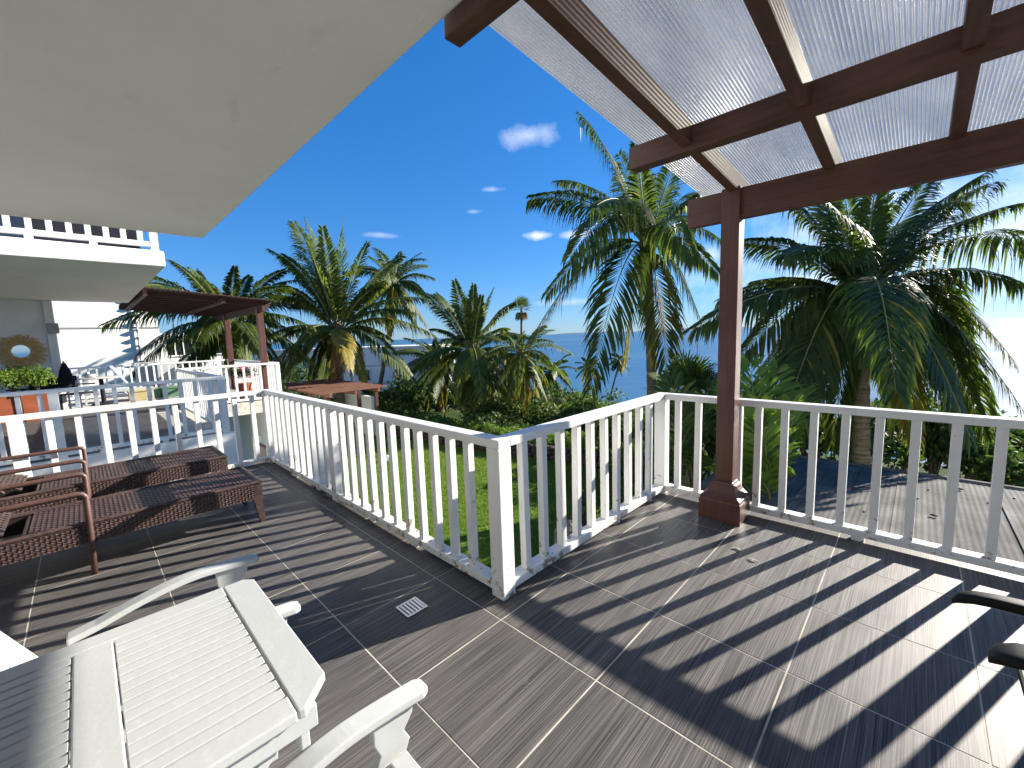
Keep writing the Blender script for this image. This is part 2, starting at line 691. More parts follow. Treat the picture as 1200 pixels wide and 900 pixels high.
    def obj(self, name, mats, parent=None, bevel=0, smooth=False, tint=False, origin=None, bseg=2):
        c = self.center() if origin is None else V(origin)
        me = self.mesh(name, mats, c, bevel, smooth, tint, bseg)
        return link(name, me, c, parent)


WL = {}


def link(name, me, loc, parent=None):
    o = bpy.data.objects.new(name, me)
    COL.objects.link(o)
    loc = V(loc)
    if parent is not None:
        o.parent = parent
        o.location = loc - WL[parent.name]
    else:
        o.location = loc
    WL[o.name] = loc
    return o


def thing(name, label, cat, loc, group=None):
    o = link(name, None, loc)
    o['label'] = label
    o['category'] = cat
    if group:
        o['group'] = group
    return o


def tag(o, label, cat, group=None):
    o['label'] = label
    o['category'] = cat
    if group:
        o['group'] = group
    return o


def structure(o, label=None):
    o['kind'] = 'structure'
    return o


def copy_tree(o, delta, label=None):
    """copies a thing with its parts and sub-parts, moved by delta"""
    def rec(src, parent, root):
        c = src.copy()
        COL.objects.link(c)
        if parent is not None:
            c.parent = parent
        else:
            c.location = src.location + V(delta)
        WL[c.name] = WL[src.name] + V(delta)
        for ch in list(src.children):
            rec(ch, c, root)
        return c
    r = rec(o, None, None)
    if label:
        r['label'] = label
    return r


# ------------------------------------------------------------------ terrain, lawn, sea
SEA = -14.0
LAWN = -2.8


def edge_y(x):
    return 11.35 + .21 * (x + 7.6) if x < -7.6 else 11.35 - .02 * (x + 7.6)


def smooth(a):
    a = max(0.0, min(1.0, a))
    return a * a * (3 - 2 * a)


def ground_z(x, y):
    q = y - edge_y(x) - .3
    if q <= 0:
        z = LAWN - .06
    else:
        z = LAWN - .5 - (abs(SEA) + 1.5 + LAWN) * smooth(q / 62)
        z += .35 * math.sin(x * .35 + y * .2) * min(1, q / 6) + .25 * math.sin(x * .9 - y * .63) * min(1, q / 6)
    return z


def sheet(name, xs, ys, fz, mat, smooth_=True):
    mb = MB()
    vs = [(x, y, fz(x, y)) for y in ys for x in xs]
    n = len(xs)
    fs = [(j * n + i, j * n + i + 1, (j + 1) * n + i + 1, (j + 1) * n + i) for j in range(len(ys) - 1) for i in range(n - 1)]
    mb.add(vs, fs)
    return mb.obj(name, mat, smooth=smooth_)


xs = sorted(set([-400, -300, -220, -160, -120, -95] + [-80 + i * 2.0 for i in range(41)] + [0 + i * 2.0 for i in range(30)] + [70, 90, 120, 200, 300]))
ys = sorted(set([-60, -40, -25, -15, -8, -4] + [i * 1.5 for i in range(60)] + [100, 130, 180]))
structure(sheet('ground', xs, ys, ground_z, 'hill_soil'))
lx = [-30 + i * 1.0 for i in range(43)]
mb = MB()
for a, b in zip(lx[:-1], lx[1:]):
    for k in range(8):
        ya, yb = 1.8 + (edge_y(a) - 1.95) * k / 8, 1.8 + (edge_y(a) - 1.95) * (k + 1) / 8
        yc, yd = 1.8 + (edge_y(b) - 1.95) * k / 8, 1.8 + (edge_y(b) - 1.95) * (k + 1) / 8
        mb.add([(a, ya, LAWN), (b, yc, LAWN), (b, yd, LAWN), (a, yb, LAWN)], [(0, 1, 2, 3)])
lawn = structure(mb.obj('lawn', 'lawn_soil'))

mb = MB()
rs = [0, 30, 60, 120, 250, 600, 1500, 4000, 12000, 40000]
SEG = 64
vs = []
for r_ in rs:
    for k in range(SEG):
        a = 2 * math.pi * k / SEG
        vs.append((r_ * math.cos(a) - 20, r_ * math.sin(a) + 80, SEA))
fs = []
for i in range(len(rs) - 1):
    for k in range(SEG):
        k2 = (k + 1) % SEG
        fs.append((i * SEG + k, (i + 1) * SEG + k, (i + 1) * SEG + k2, i * SEG + k2) if i else (0, (i + 1) * SEG + k, (i + 1) * SEG + k2))
mb.add(vs, fs)
structure(mb.obj('sea', 'sea_water'))

rng = random.Random(5)
# far hills of the other shore
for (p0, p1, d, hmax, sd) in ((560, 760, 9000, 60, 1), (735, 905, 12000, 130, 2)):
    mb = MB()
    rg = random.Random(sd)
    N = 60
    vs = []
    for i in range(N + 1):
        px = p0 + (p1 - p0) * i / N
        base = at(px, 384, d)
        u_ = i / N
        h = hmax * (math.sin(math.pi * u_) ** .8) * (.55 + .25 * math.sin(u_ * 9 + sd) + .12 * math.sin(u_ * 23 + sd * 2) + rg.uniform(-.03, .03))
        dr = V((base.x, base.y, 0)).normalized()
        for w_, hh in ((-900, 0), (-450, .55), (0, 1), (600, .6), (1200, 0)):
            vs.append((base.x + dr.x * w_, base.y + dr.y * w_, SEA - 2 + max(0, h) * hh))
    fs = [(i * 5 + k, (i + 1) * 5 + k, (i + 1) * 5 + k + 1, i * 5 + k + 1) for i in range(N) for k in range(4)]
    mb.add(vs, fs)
    structure(mb.obj('far_hill', 'island_haze_tint', smooth=True))

# grass blades on the lawn
def grass():
    g = np.random.default_rng(3)
    n = 90000
    x = g.uniform(-21, -1.0, n)
    y = g.uniform(3.2, 11.2, n)
    ey = np.where(x < -7.6, 11.35 + .21 * (x + 7.6), 11.35) - .2
    k = y < ey
    x, y = x[k], y[k]
    n = len(x)
    a = g.uniform(0, 2 * np.pi, n)
    h = g.uniform(.03, .085, n)
    w = g.uniform(.006, .014, n)
    ln = g.normal(0, .03, (n, 2))
    z = np.full(n, LAWN - .005)
    p0 = np.stack([x - np.cos(a) * w, y - np.sin(a) * w, z], 1)
    p1 = np.stack([x + np.cos(a) * w, y + np.sin(a) * w, z], 1)
    p2 = np.stack([x + ln[:, 0], y + ln[:, 1], z + h], 1)
    vs = np.stack([p0, p1, p2], 1).reshape(-1, 3).astype(np.float32)
    me = bpy.data.meshes.new('grass')
    me.vertices.add(n * 3)
    me.vertices.foreach_set('co', vs.ravel())
    me.loops.add(n * 3)
    me.loops.foreach_set('vertex_index', np.arange(n * 3, dtype=np.int32))
    me.polygons.add(n)
    me.polygons.foreach_set('loop_start', np.arange(0, n * 3, 3, dtype=np.int32))
    me.polygons.foreach_set('loop_total', np.full(n, 3, dtype=np.int32))
    me.update()
    ca = me.color_attributes.new('tint', 'FLOAT_COLOR', 'POINT')
    t = np.repeat(g.uniform(0, 1, n), 3)
    yv = np.repeat((g.uniform(0, 1, n) > .9) * .6, 3)
    ca.data.foreach_set('color', np.stack([t, yv, t * 0, t * 0 + 1], 1).astype(np.float32).ravel())
    me.materials.append(M['grass_blade'])
    o = link('grass', me, (0, 0, 0))
    o['kind'] = 'stuff'
    tag(o, 'short green grass of the sunny lawn below the deck', 'grass')


grass()

# ------------------------------------------------------------------ deck and its tiles
deck = MB()
for lo, hi in (((-6.02, -3.0, -.30), (-1.70, 1.67, -.0014)), ((-1.70, -3.0, -.30), (4.0, 3.80, -.0014))):
    deck.box(lo, hi)
deck = structure(deck.obj('deck', 'grout'))
TX0, TY0, TS = -1.543, .833, .6


def in_deck(x, y):
    return (-6.02 < x <= 4.0 and -3 < y < 1.67) or (-1.70 < x < 4.0 and -3 < y < 3.80)


tile_cache = {}
for i in range(-9, 10):
    for j in range(-7, 7):
        x0, x1 = TX0 + i * TS, TX0 + (i + 1) * TS
        y0, y1 = TY0 + j * TS, TY0 + (j + 1) * TS
        pieces = []
        for (ax, ay, bx, by) in ((-6.02, -3.0, -1.70, 1.67), (-1.70, -3.0, 4.0, 3.80)):
            cx0, cx1, cy0, cy1 = max(x0, ax), min(x1, bx), max(y0, ay), min(y1, by)
            if cx1 - cx0 > .03 and cy1 - cy0 > .03:
                pieces.append([cx0, cx1, cy0, cy1])
        if len(pieces) == 2 and abs(pieces[0][2] - pieces[1][2]) < 1e-6 and abs(pieces[0][3] - pieces[1][3]) < 1e-6:
            pieces = [[pieces[0][0], pieces[1][1], pieces[0][2], pieces[0][3]]]
        for (cx0, cx1, cy0, cy1) in pieces:
            g = .0030
            hx, hy = (cx1 - cx0) / 2 - g, (cy1 - cy0) / 2 - g
            key = (round(hx, 3), round(hy, 3))
            if key not in tile_cache:
                t_ = MB()
                b_ = .0012
                zb = -.002
                t_.add([(-hx, -hy, zb), (hx, -hy, zb), (hx, hy, zb), (-hx, hy, zb),
                        (-hx + b_, -hy + b_, 0), (hx - b_, -hy + b_, 0), (hx - b_, hy - b_, 0), (-hx + b_, hy - b_, 0)],
                       [(4, 5, 6, 7), (0, 1, 5, 4), (1, 2, 6, 5), (2, 3, 7, 6), (3, 0, 4, 7)])
                tile_cache[key] = t_.mesh('floor_tile', 'deck_tile')
            link('floor_tile', tile_cache[key], ((cx0 + cx1) / 2, (cy0 + cy1) / 2, random.Random(i * 31 + j).uniform(-.0004, .0004)), deck)

# white retaining faces below the deck edge
mb = MB()
mb.box((-6.0, -3.0, LAWN - .2), (-5.86, 1.55, -.302))
mb.box((-5.86, 1.42, LAWN - .2), (-1.62, 1.55, -.302))
mb.box((-1.62, 1.42, LAWN - .2), (-1.50, 3.56, -.302))
mb.box((-1.50, 3.56, LAWN - .2), (4.0, 3.70, -.302))
structure(mb.obj('deck_wall', 'white_wall'))

# drain grate
t = thing('floor_drain', 'small square steel drain grate set in the dark deck tiles', 'drain', (-2.0, 1.165, 0))
mb = MB()
dc, ds = V((-2.0, 1.165, 0)), .066
for a, b in (((-ds, -ds), (ds, -ds + .012)), ((-ds, ds - .012), (ds, ds)), ((-ds, -ds + .012), (-ds + .012, ds - .012)), ((ds - .012, -ds + .012), (ds, ds - .012))):
    mb.box((dc.x + a[0], dc.y + a[1], .0015), (dc.x + b[0], dc.y + b[1], .006))
mb.obj('frame', 'steel', t)
mb = MB()
for k in range(5):
    y = dc.y - ds + .020 + k * .021
    mb.box((dc.x - ds + .012, y, .002), (dc.x + ds - .012, y + .013, .0052))
mb.obj('grille', 'steel', t)
mb = MB()
mb.box((dc.x - ds + .012, dc.y - ds + .012, .0012), (dc.x + ds - .012, dc.y + ds - .012, .0018))
mb.obj('sump', 'drain_dark', t)

# small raised flakes standing in for pale stains on the tiles near the post
for k, (x, y) in enumerate(((-.83, 3.02), (-.71, 2.93))):
    mb = MB()
    rg = random.Random(k + 4)
    n = 8
    pts = [(x + .022 * (1 + .4 * rg.random()) * math.cos(a) * 1.2, y + .011 * (1 + .5 * rg.random()) * math.sin(a), .004 + .006 * rg.random()) for a in [2 * math.pi * q / n for q in range(n)]]
    mb.add(pts + [(x, y, .012)], [(q, (q + 1) % n, n) for q in range(n)])
    tag(mb.obj('pale_mark', 'pale_stain'), ('larger pale stain on the tiles near the brown post' if k == 0 else 'smaller pale stain on the tiles, farther from the brown post'), 'leaf', 'pale stains on the deck')

# ------------------------------------------------------------------ railings
BAL_MESH = {}


def bal_mesh(w, h, mat='white_paint'):
    key = (w, round(h, 4), mat)
    if key not in BAL_MESH:
        b = MB()
        b.box((-w / 2, -w / 2, -h / 2), (w / 2, w / 2, h / 2))
        BAL_MESH[key] = b.mesh('baluster', mat, bevel=.004)
    return BAL_MESH[key]


def rail(label, p0, p1, bals, posts, z0=0.0, top=.95, lo=(0, 0), hi=(0, 0), group='white wooden railings', feet=()):
    """straight railing from p0 to p1 (x,y); bals = distances of balusters, posts = distances of posts"""
    a, b = V((*p0, 0)), V((*p1, 0))
    L = (b - a).length
    t = (b - a) / L
    s = V((-t.y, t.x, 0))
    root = thing('railing', label, 'railing', (a + b) / 2 + V((0, 0, z0)), group)

    def seg(d0, d1, w, za, zb, name, bev):
        q = MB()
        c0, c1 = a + t * d0, a + t * d1
        h = s * w / 2
        q.hexa([(*(c0 - h).xy, za), (*(c1 - h).xy, za), (*(c1 + h).xy, za), (*(c0 + h).xy, za),
                (*(c0 - h).xy, zb), (*(c1 - h).xy, zb), (*(c1 + h).xy, zb), (*(c0 + h).xy, zb)])
        return q.obj(name, 'white_paint', root, bevel=bev)
    seg(lo[0], L - hi[0], .094, z0 + top - .052, z0 + top, 'top_rail', .007)
    # bottom rail runs between posts
    pd = sorted(posts)
    cuts = [lo[1]] + [x for p in pd for x in (p - .05, p + .05)] + [L - hi[1]]
    for c0, c1 in zip(cuts[0::2], cuts[1::2]):
        if c1 - c0 > .04:
            seg(c0, c1, .088, z0 + .034, z0 + .086, 'bottom_rail', .007)
    for p in pd:
        q = MB()
        c = a + t * p
        q.box((c.x - .05, c.y - .05, z0 + .0), (c.x + .05, c.y + .05, z0 + top - .052))
        q.obj('post', 'white_paint', root, bevel=.005)
    hh = top - .052 - .086
    me = bal_mesh(.048, hh)
    rg = random.Random(int(L * 1000))
    for d in bals:
        c = a + t * d
        link('baluster', me, (c.x + rg.uniform(-.003, .003), c.y + rg.uniform(-.003, .003), z0 + .086 + hh / 2), root).rotation_euler = (rg.uniform(-.006, .006), rg.uniform(-.006, .006), rg.uniform(-.05, .05))
    for d in feet:
        q = MB()
        c = a + t * d
        q.box((c.x - .035, c.y - .035, z0), (c.x + .035, c.y + .035, z0 + .034))
        q.obj('foot_block', 'white_paint', root, bevel=.003)
    return root


XA, YA, XB, YC, XD = -5.95, 1.60, -1.69, 3.715, -5.95
# along the lawn (x direction), from far corner to near corner
rail('long white railing from the near corner post to the far corner, above the lawn', (XA, YA), (XB, YA),
     [.17 + .18 * k for k in range(10) if .17 + .18 * k < 1.9] + [2.16 + .183 * k for k in range(11)], [.0, 2.0, L0 := XB - XA],
     lo=(-.047, .05), hi=(-.047, .05), feet=(.9, 1.55, 2.7, 3.35))
rail('short white railing running from the near corner post towards the brown pillar', (XB, YA), (XB, YC),
     [.20 + .183 * k for k in range(10)], [YC - YA], lo=(.047, .05), hi=(-.047, .05), feet=(1.25,))
rail('white railing behind the brown pillar, in front of the corrugated shed roof', (XB, YC), (3.6, YC),
     [.15, .33, .52, .66] + [.80 + .1815 * k for k in range(9)] + [2.43 + .1815 * k for k in range(6)], [2.28, 3.9], lo=(.047, .05), hi=(0, 0), feet=(1.45,))
rail('white railing behind the wicker loungers at the left deck edge', (XD, YA), (XD, -3.0),
     [.17 + .19 * k for k in range(10)] + [2.25 + .19 * k for k in range(10)], [2.09], lo=(.047, .05), hi=(0, 0), feet=(1.0,))

# ------------------------------------------------------------------ red brown post and pergola
per = thing('pergola', 'brown wooden pergola with clear corrugated roof over the right of the deck', 'pergola', (1.2, 2.4, 0))
mb = MB()
mb.box((-1.14, 3.50, .30), (-1.01, 3.63, 2.566))
mb.obj('post', 'brown_paint', per, bevel=.006)
mb = MB()
cx, cy = -1.075, 3.555


def ring_box(mb, prof):
    vs, fs = [], []
    for hw, z in prof:
        y1 = min(cy + hw, 3.662)
        vs += [(cx - hw, cy - hw, z), (cx + hw, cy - hw, z), (cx + hw, y1, z), (cx - hw, y1, z)]
    n = len(prof)
    for i in range(n - 1):
        for k in range(4):
            k2 = (k + 1) % 4
            fs.append((i * 4 + k, i * 4 + k2, (i + 1) * 4 + k2, (i + 1) * 4 + k))
    fs += [(3, 2, 1, 0), tuple((n - 1) * 4 + k for k in range(4))]
    mb.add(vs, fs)


ring_box(mb, [(.155, 0), (.155, .155), (.148, .165), (.148, .185), (.135, .192), (.120, .205), (.104, .225), (.094, .245), (.088, .27), (.076, .285), (.070, .30), (.0655, .302)])
mb.obj('post_base', 'brown_paint', per, bevel=.003)


def zr(y):
    return 2.535 + .0805 * (3.5 - y)


def pbeam(name, x0, x1, y0, y1, z0, z1, mat='brown_beam', bev=.006):
    mb = MB()
    mb.box((x0, y0, z0), (x1, y1, z1))
    return mb.obj(name, mat, per, bevel=bev)


pbeam('front_beam', -1.40, 4.0, 3.527, 3.605, 2.338, 2.556)
pbeam('cross_beam', -1.43, 4.0, 2.625, 2.72, 2.574, 2.712)
pbeam('wall_beam', -1.42, 4.0, 1.135, 1.215, 2.70, 2.832)
rx = [-1.09 + .572 * k for k in range(9)]
for x in rx:
    mb = MB()
    a0, a1 = 1.22, 3.93
    mb.hexa([(x, a0, zr(a0)), (x + .066, a0, zr(a0)), (x + .066, a1, zr(a1)), (x, a1, zr(a1)),
             (x, a0, zr(a0) + .125), (x + .066, a0, zr(a0) + .125), (x + .066, a1, zr(a1) + .125), (x, a1, zr(a1) + .125)])
    mb.obj('rafter', 'brown_rafter', per, bevel=.005)
# post for the far end
mb = MB()
mb.box((3.7, 3.50, 0), (3.83, 3.63, 2.545))
mb.obj('post', 'brown_paint', per, bevel=.006)
# corrugated sheets
edges = [-1.385] + [x + .033 for x in rx[1::2]] + [4.02]
for a, b in zip(edges[:-1], edges[1:]):
    mb = MB()
    p = .0170
    n = int((b - a - .004) / p)
    H_ = .010
    dz0 = .128
    y0_, y1_ = 1.13, 3.98
    for h_ in (H_,):
        mb.add([(a, y0_, zr(y0_) + dz0 + h_), (a + n * p, y0_, zr(y0_) + dz0 + h_), (a + n * p, y1_, zr(y1_) + dz0 + h_), (a, y1_, zr(y1_) + dz0 + h_)], [(0, 1, 2, 3)])
    sh_ = mb.obj('roof_sheet', 'polycarbonate', per)
    mb = MB()
    skin = MB()
    for k in range(n + 1):
        x = a + k * p
        prof = [(.0, .0004), (-.0018, .25 * H_), (-.0026, .5 * H_), (-.0018, .75 * H_), (.0, H_ - .0004)]
        vs = []
        for (dx, dz) in prof:
            vs += [(x + dx, y0_, zr(y0_) + dz0 + dz), (x + dx, y1_, zr(y1_) + dz0 + dz)]
        mb.add(vs, [(2 * i, 2 * i + 1, 2 * i + 3, 2 * i + 2) for i in range(4)])
        # lower skin between two ribs bulges slightly; a thicker ridge runs under each rib
        if k < n:
            us = [.17, .34, .5, .66, .83]
            vs = []
            for u_ in us:
                dz = -.0016 * math.sin(math.pi * (u_ - .17) / .66)
                vs += [(x + u_ * p, y0_, zr(y0_) + dz0 + dz), (x + u_ * p, y1_, zr(y1_) + dz0 + dz)]
            skin.add(vs, [(2 * i, 2 * i + 1, 2 * i + 3, 2 * i + 2) for i in range(4)])
        vs = []
        for (u_, dz) in ((-.17, 0), (-.09, -.0028), (.09, -.0028), (.17, 0)):
            vs += [(x + u_ * p, y0_, zr(y0_) + dz0 + dz), (x + u_ * p, y1_, zr(y1_) + dz0 + dz)]
        mb.add(vs, [(2 * i, 2 * i + 1, 2 * i + 3, 2 * i + 2) for i in range(3)])
    skin.obj('lower_skin', 'polycarbonate', sh_, smooth=True)['kind'] = 'stuff'
    mb.obj('sheet_rib', 'polycarbonate_web', sh_, smooth=True)['kind'] = 'stuff'

# ------------------------------------------------------------------ balcony slabs and house walls
hs = thing('balcony_slab', 'big plain white concrete balcony underside overhead, at the upper left', 'balcony', (-1, -1, 2.75))
mb = MB()
mb.box((-5.96, -3.0, 2.75), (4.2, 1.115, 2.985))
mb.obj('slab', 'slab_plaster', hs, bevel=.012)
mb = MB()
mb.box((-5.96, -3.2, -.3), (4.2, -3.0, 5.5))
tag(mb.obj('house_wall', 'white_wall'), 'white house wall at the back of the deck', 'wall')

MX = -7.15  # the neighbouring terrace mirrors this one about x = MX


def mx(x):
    return 2 * MX - x


nb = thing('neighbour_balcony', 'white neighbouring balcony with railing above a shaded porch, at the left edge', 'balcony', (mx(-3.5), -1, 2.75))
mb = MB()
mb.box((-15.4, -4.0, 2.75), (mx(-5.96), 1.05, 2.985))
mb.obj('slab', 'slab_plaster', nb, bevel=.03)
x = mx(-5.96) - .10
mb = MB()
mb.box((x - .045, -4.0, 3.045), (x + .045, .99, 3.115))
mb.obj('bottom_rail', 'white_paint', nb, bevel=.006)
mb = MB()
mb.box((x - .047, -4.0, 3.90), (x + .047, .99, 3.95))
mb.obj('top_rail', 'white_paint', nb, bevel=.006)
me = bal_mesh(.062, 3.90 - 3.115)
for k in range(26):
    link('baluster', me, (x, .80 - k * .183, (3.90 + 3.115) / 2), nb)
mb = MB()
mb.box((x - .05, .905, 2.985), (x + .05, 1.0, 3.90))
mb.obj('post', 'white_paint', nb, bevel=.005)
for y in (.25, -.35, -1.2):
    mb = MB()
    mb.box((x - .04, y, 2.985), (x + .04, y + .08, 3.045))
    mb.obj('foot_block', 'white_paint', nb)
# dark doorway wall behind that balcony
mb = MB()
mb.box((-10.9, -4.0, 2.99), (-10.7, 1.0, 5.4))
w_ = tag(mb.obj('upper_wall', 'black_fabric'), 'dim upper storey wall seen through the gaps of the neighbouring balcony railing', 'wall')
for k in range(3):
    mb = MB()
    mb.box((-10.7, -3.6 + k * 1.15, 3.0), (-10.69, -2.65 + k * 1.15, 5.1))
    mb.obj('glass_door', 'window_glass', w_)
# partition wall of the neighbour's porch
pw = thing('porch_wall', 'shaded white porch wall carrying a round raffia mirror', 'wall', (-15.25, -2.0, 0))
mb = MB()
mb.box((-15.4, -4.0, 0), (-15.2, -.52, 2.748))
mb.obj('wall_panel', 'white_wall', pw)
mb = MB()
mb.box((-15.42, -.517, 0), (-15.15, -.36, 2.747))
mb.obj('door_frame', 'white_paint', pw, bevel=.01)
mb = MB()
mb.box((-15.17, -.50, 1.95), (-15.05, -.30, 2.2))
mb.obj('wall_lamp', 'trim_grey', pw, bevel=.02)

# raffia mirror
rm = thing('raffia_mirror', 'round mirror with fringed straw border hanging on the shaded porch wall', 'mirror', (-15.18, -.97, 1.55))
mb = MB()
c = V((-15.16, -.97, 1.55))
N = 26
for k in range(2):
    pass
pts = []
mb.tube([(c.x, c.y + .17 * math.cos(a), c.z + .17 * math.sin(a)) for a in [2 * math.pi * k / N for k in range(N + 1)]], .025, 8)
mb.obj('ring', 'raffia', rm, smooth=True)
mb = MB()
mb.add([(c.x - .005, c.y + .165 * math.cos(2 * math.pi * k / N), c.z + .165 * math.sin(2 * math.pi * k / N)) for k in range(N)], [tuple(range(N))])
mb.obj('glass', 'mirror_glass', rm)
mb = MB()
rg = random.Random(2)
for k in range(320):
    a = 2 * math.pi * k / 320 + rg.uniform(-.03, .03)
    r1 = .38 + rg.uniform(-.06, .07)
    da = rg.uniform(-.06, .06)
    xo = rg.uniform(-.02, .02)
    w_ = .016
    p0 = (c.x + xo, c.y + .18 * math.cos(a - w_), c.z + .18 * math.sin(a - w_))
    p1 = (c.x + xo, c.y + .18 * math.cos(a + w_), c.z + .18 * math.sin(a + w_))
    p2 = (c.x + xo * 2, c.y + r1 * math.cos(a + da + w_), c.z + r1 * math.sin(a + da + w_) - .03)
    p3 = (c.x + xo * 2, c.y + r1 * math.cos(a + da - w_), c.z + r1 * math.sin(a + da - w_) - .03)
    mb.add([p0, p1, p2, p3], [(0, 1, 2, 3)])
mb.obj('fringe', 'raffia', rm)['kind'] = 'stuff'

# ------------------------------------------------------------------ the neighbour's terrace
NZ0 = .03
mb = MB()
mb.box((mx(-1.70), -4.0, -.30), (mx(-6.02), 1.67, NZ0 - .004))
mb.box((-20.2, -4.0, -.30), (mx(-1.70), 3.80, NZ0 - .004))
nd = structure(mb.obj('neighbour_deck', 'grout'))
tme = None
for i in range(0, 20):
    for j in range(0, 13):
        x0, y0 = mx(-6.02) - (i + 1) * .6, 1.67 + .02 - (j + 1) * .6 + 2.4
        if x0 < -20.1 or y0 < -3.9:
            continue
        if y0 > 1.05 and x0 + .6 > mx(-1.70):
            continue
        if tme is None:
            t_ = MB()
            h = .2975
            t_.add([(-h, -h, -.003), (h, -h, -.003), (h, h, -.003), (-h, h, -.003), (-h + .001, -h + .001, 0), (h - .001, -h + .001, 0), (h - .001, h - .001, 0), (-h + .001, h - .001, 0)],
                   [(4, 5, 6, 7), (0, 1, 5, 4), (1, 2, 6, 5), (2, 3, 7, 6), (3, 0, 4, 7)])
            tme = t_.mesh('floor_tile', 'deck_tile')
        if x0 > -15.5:
            link('floor_tile', tme, (x0 + .3, y0 + .3, NZ0), nd)
mb = MB()
mb.box((mx(-1.6) - .1, 1.46, LAWN - .2), (mx(-5.98) - .03, 1.60, -.302))
mb.box((-20.2, 3.60, LAWN - .2), (mx(-1.7), 3.75, -.302))
structure(mb.obj('neighbour_deck_wall', 'white_wall'))
mb = MB()
mb.box((mx(-5.98) - .02, -4.0, LAWN - .2), (mx(-5.98) + .05, 1.69, .062))
structure(mb.obj('neighbour_deck_edge', 'white_wall'))

g2 = 'railings of the neighbouring terrace'
rail('white railing across the gap, along the near side of the neighbouring terrace', (mx(XD), YA - .02), (mx(XD), -4.0),
     [.16 + .19 * k for k in range(9)] + [2.02 + .19 * k for k in range(18)], [0, 1.9], z0=.064, top=.955, feet=(.8, 1.5, 2.6, 3.4), lo=(-.047, .05), hi=(0, 0), group=g2)
rail('white neighbouring railing parallel to the long lawn railing, beyond the gap', (mx(XD), YA - .02), (mx(XB), YA - .02),
     [.17 + .19 * k for k in range(21)], [L0], z0=.064, top=.955, lo=(.047, .05), hi=(-.047, .05), group=g2)
rail('short far white railing leading to the big corner post of the neighbouring terrace', (mx(XB), YA - .02), (mx(XB), YC),
     [.19 + .19 * k for k in range(10)], [YC - YA + .02], z0=NZ0, top=.99, lo=(.047, .05), hi=(-.047, .05), group=g2)
rail('far white railing along the seaward side of the neighbouring terrace', (mx(XB), YC), (-18.0, YC),
     [.19 + .19 * k for k in range(26)], [5.35 - .05], z0=NZ0, top=.99, lo=(.047, .05), hi=(-.047, .05), group=g2)
rail('farthest white railing at the end of the neighbouring terrace, below the white house', (-18.05, YC), (-18.05, -2.0),
     [.19 + .19 * k for k in range(29)], [], z0=NZ0, top=.99, lo=(.1, .1), hi=(0, 0), group=g2)

# the neighbour's dark slatted pergola
np_ = thing('pergola', 'dark brown slatted pergola on two posts over the neighbouring terrace', 'pergola', (-16, 3, NZ0))
for x in (-13.22, -16.95):
    mb = MB()
    mb.box((x - .075, 3.5, NZ0), (x + .075, 3.65, 2.56))
    mb.obj('post', 'brown_paint', np_, bevel=.005)
for (y0, y1, z0, z1) in ((3.53, 3.61, 2.40, 2.58), (1.13, 1.21, 2.72, 2.86), (2.62, 2.71, 2.60, 2.73)):
    mb = MB()
    mb.box((-18.4, y0, z0), (-12.75, y1, z1))
    mb.obj('beam', 'dark_slat', np_)
for k in range(10):
    x = mx(rx[0]) - .06 - k * .572
    mb = MB()
    a0, a1 = 1.0, 3.85
    mb.hexa([(x, a0, zr(a0) + .04), (x + .066, a0, zr(a0) + .04), (x + .066, a1, zr(a1) + .04), (x, a1, zr(a1) + .04),
             (x, a0, zr(a0) + .16), (x + .066, a0, zr(a0) + .16), (x + .066, a1, zr(a1) + .16), (x, a1, zr(a1) + .16)])
    mb.obj('rafter', 'dark_slat', np_)
for k in range(30):
    y = 1.02 + k * .096
    mb = MB()
    mb.box((-18.5, y, zr(y) + .162), (-12.65, y + .075, zr(y) + .185))
    mb.obj('slat', 'dark_slat', np_)


# ------------------------------------------------------------------ wicker loungers
def weave(mb, o, U, Vv, nu, nv, N, amp=.004, fill=.82):
    o, U, Vv, N = V(o), V(U), V(Vv), V(N).normalized()
    du, dv = U / nu, Vv / nv
    for j in range(nv):          # ribbons along U
        a = o + dv * (j + .5 - fill / 2)
        b = dv * fill
        vs = []
        for i in range(nu + 1):
            h = N * (amp if (i + j) % 2 else -amp)
            p = a + du * i + h
            vs += [p, p + b]
        mb.add(vs, [(2 * i, 2 * i + 2, 2 * i + 3, 2 * i + 1) for i in range(nu)])
    for i in range(nu):          # ribbons along V
        a = o + du * (i + .5 - fill / 2)
        b = du * fill
        vs = []
        for j in range(nv + 1):
            h = N * (-amp if (i + j) % 2 else amp)
            p = a + dv * j + h
            vs += [p, p + b]
        mb.add(vs, [(2 * j, 2 * j + 1, 2 * j + 3, 2 * j + 2) for j in range(nv)])


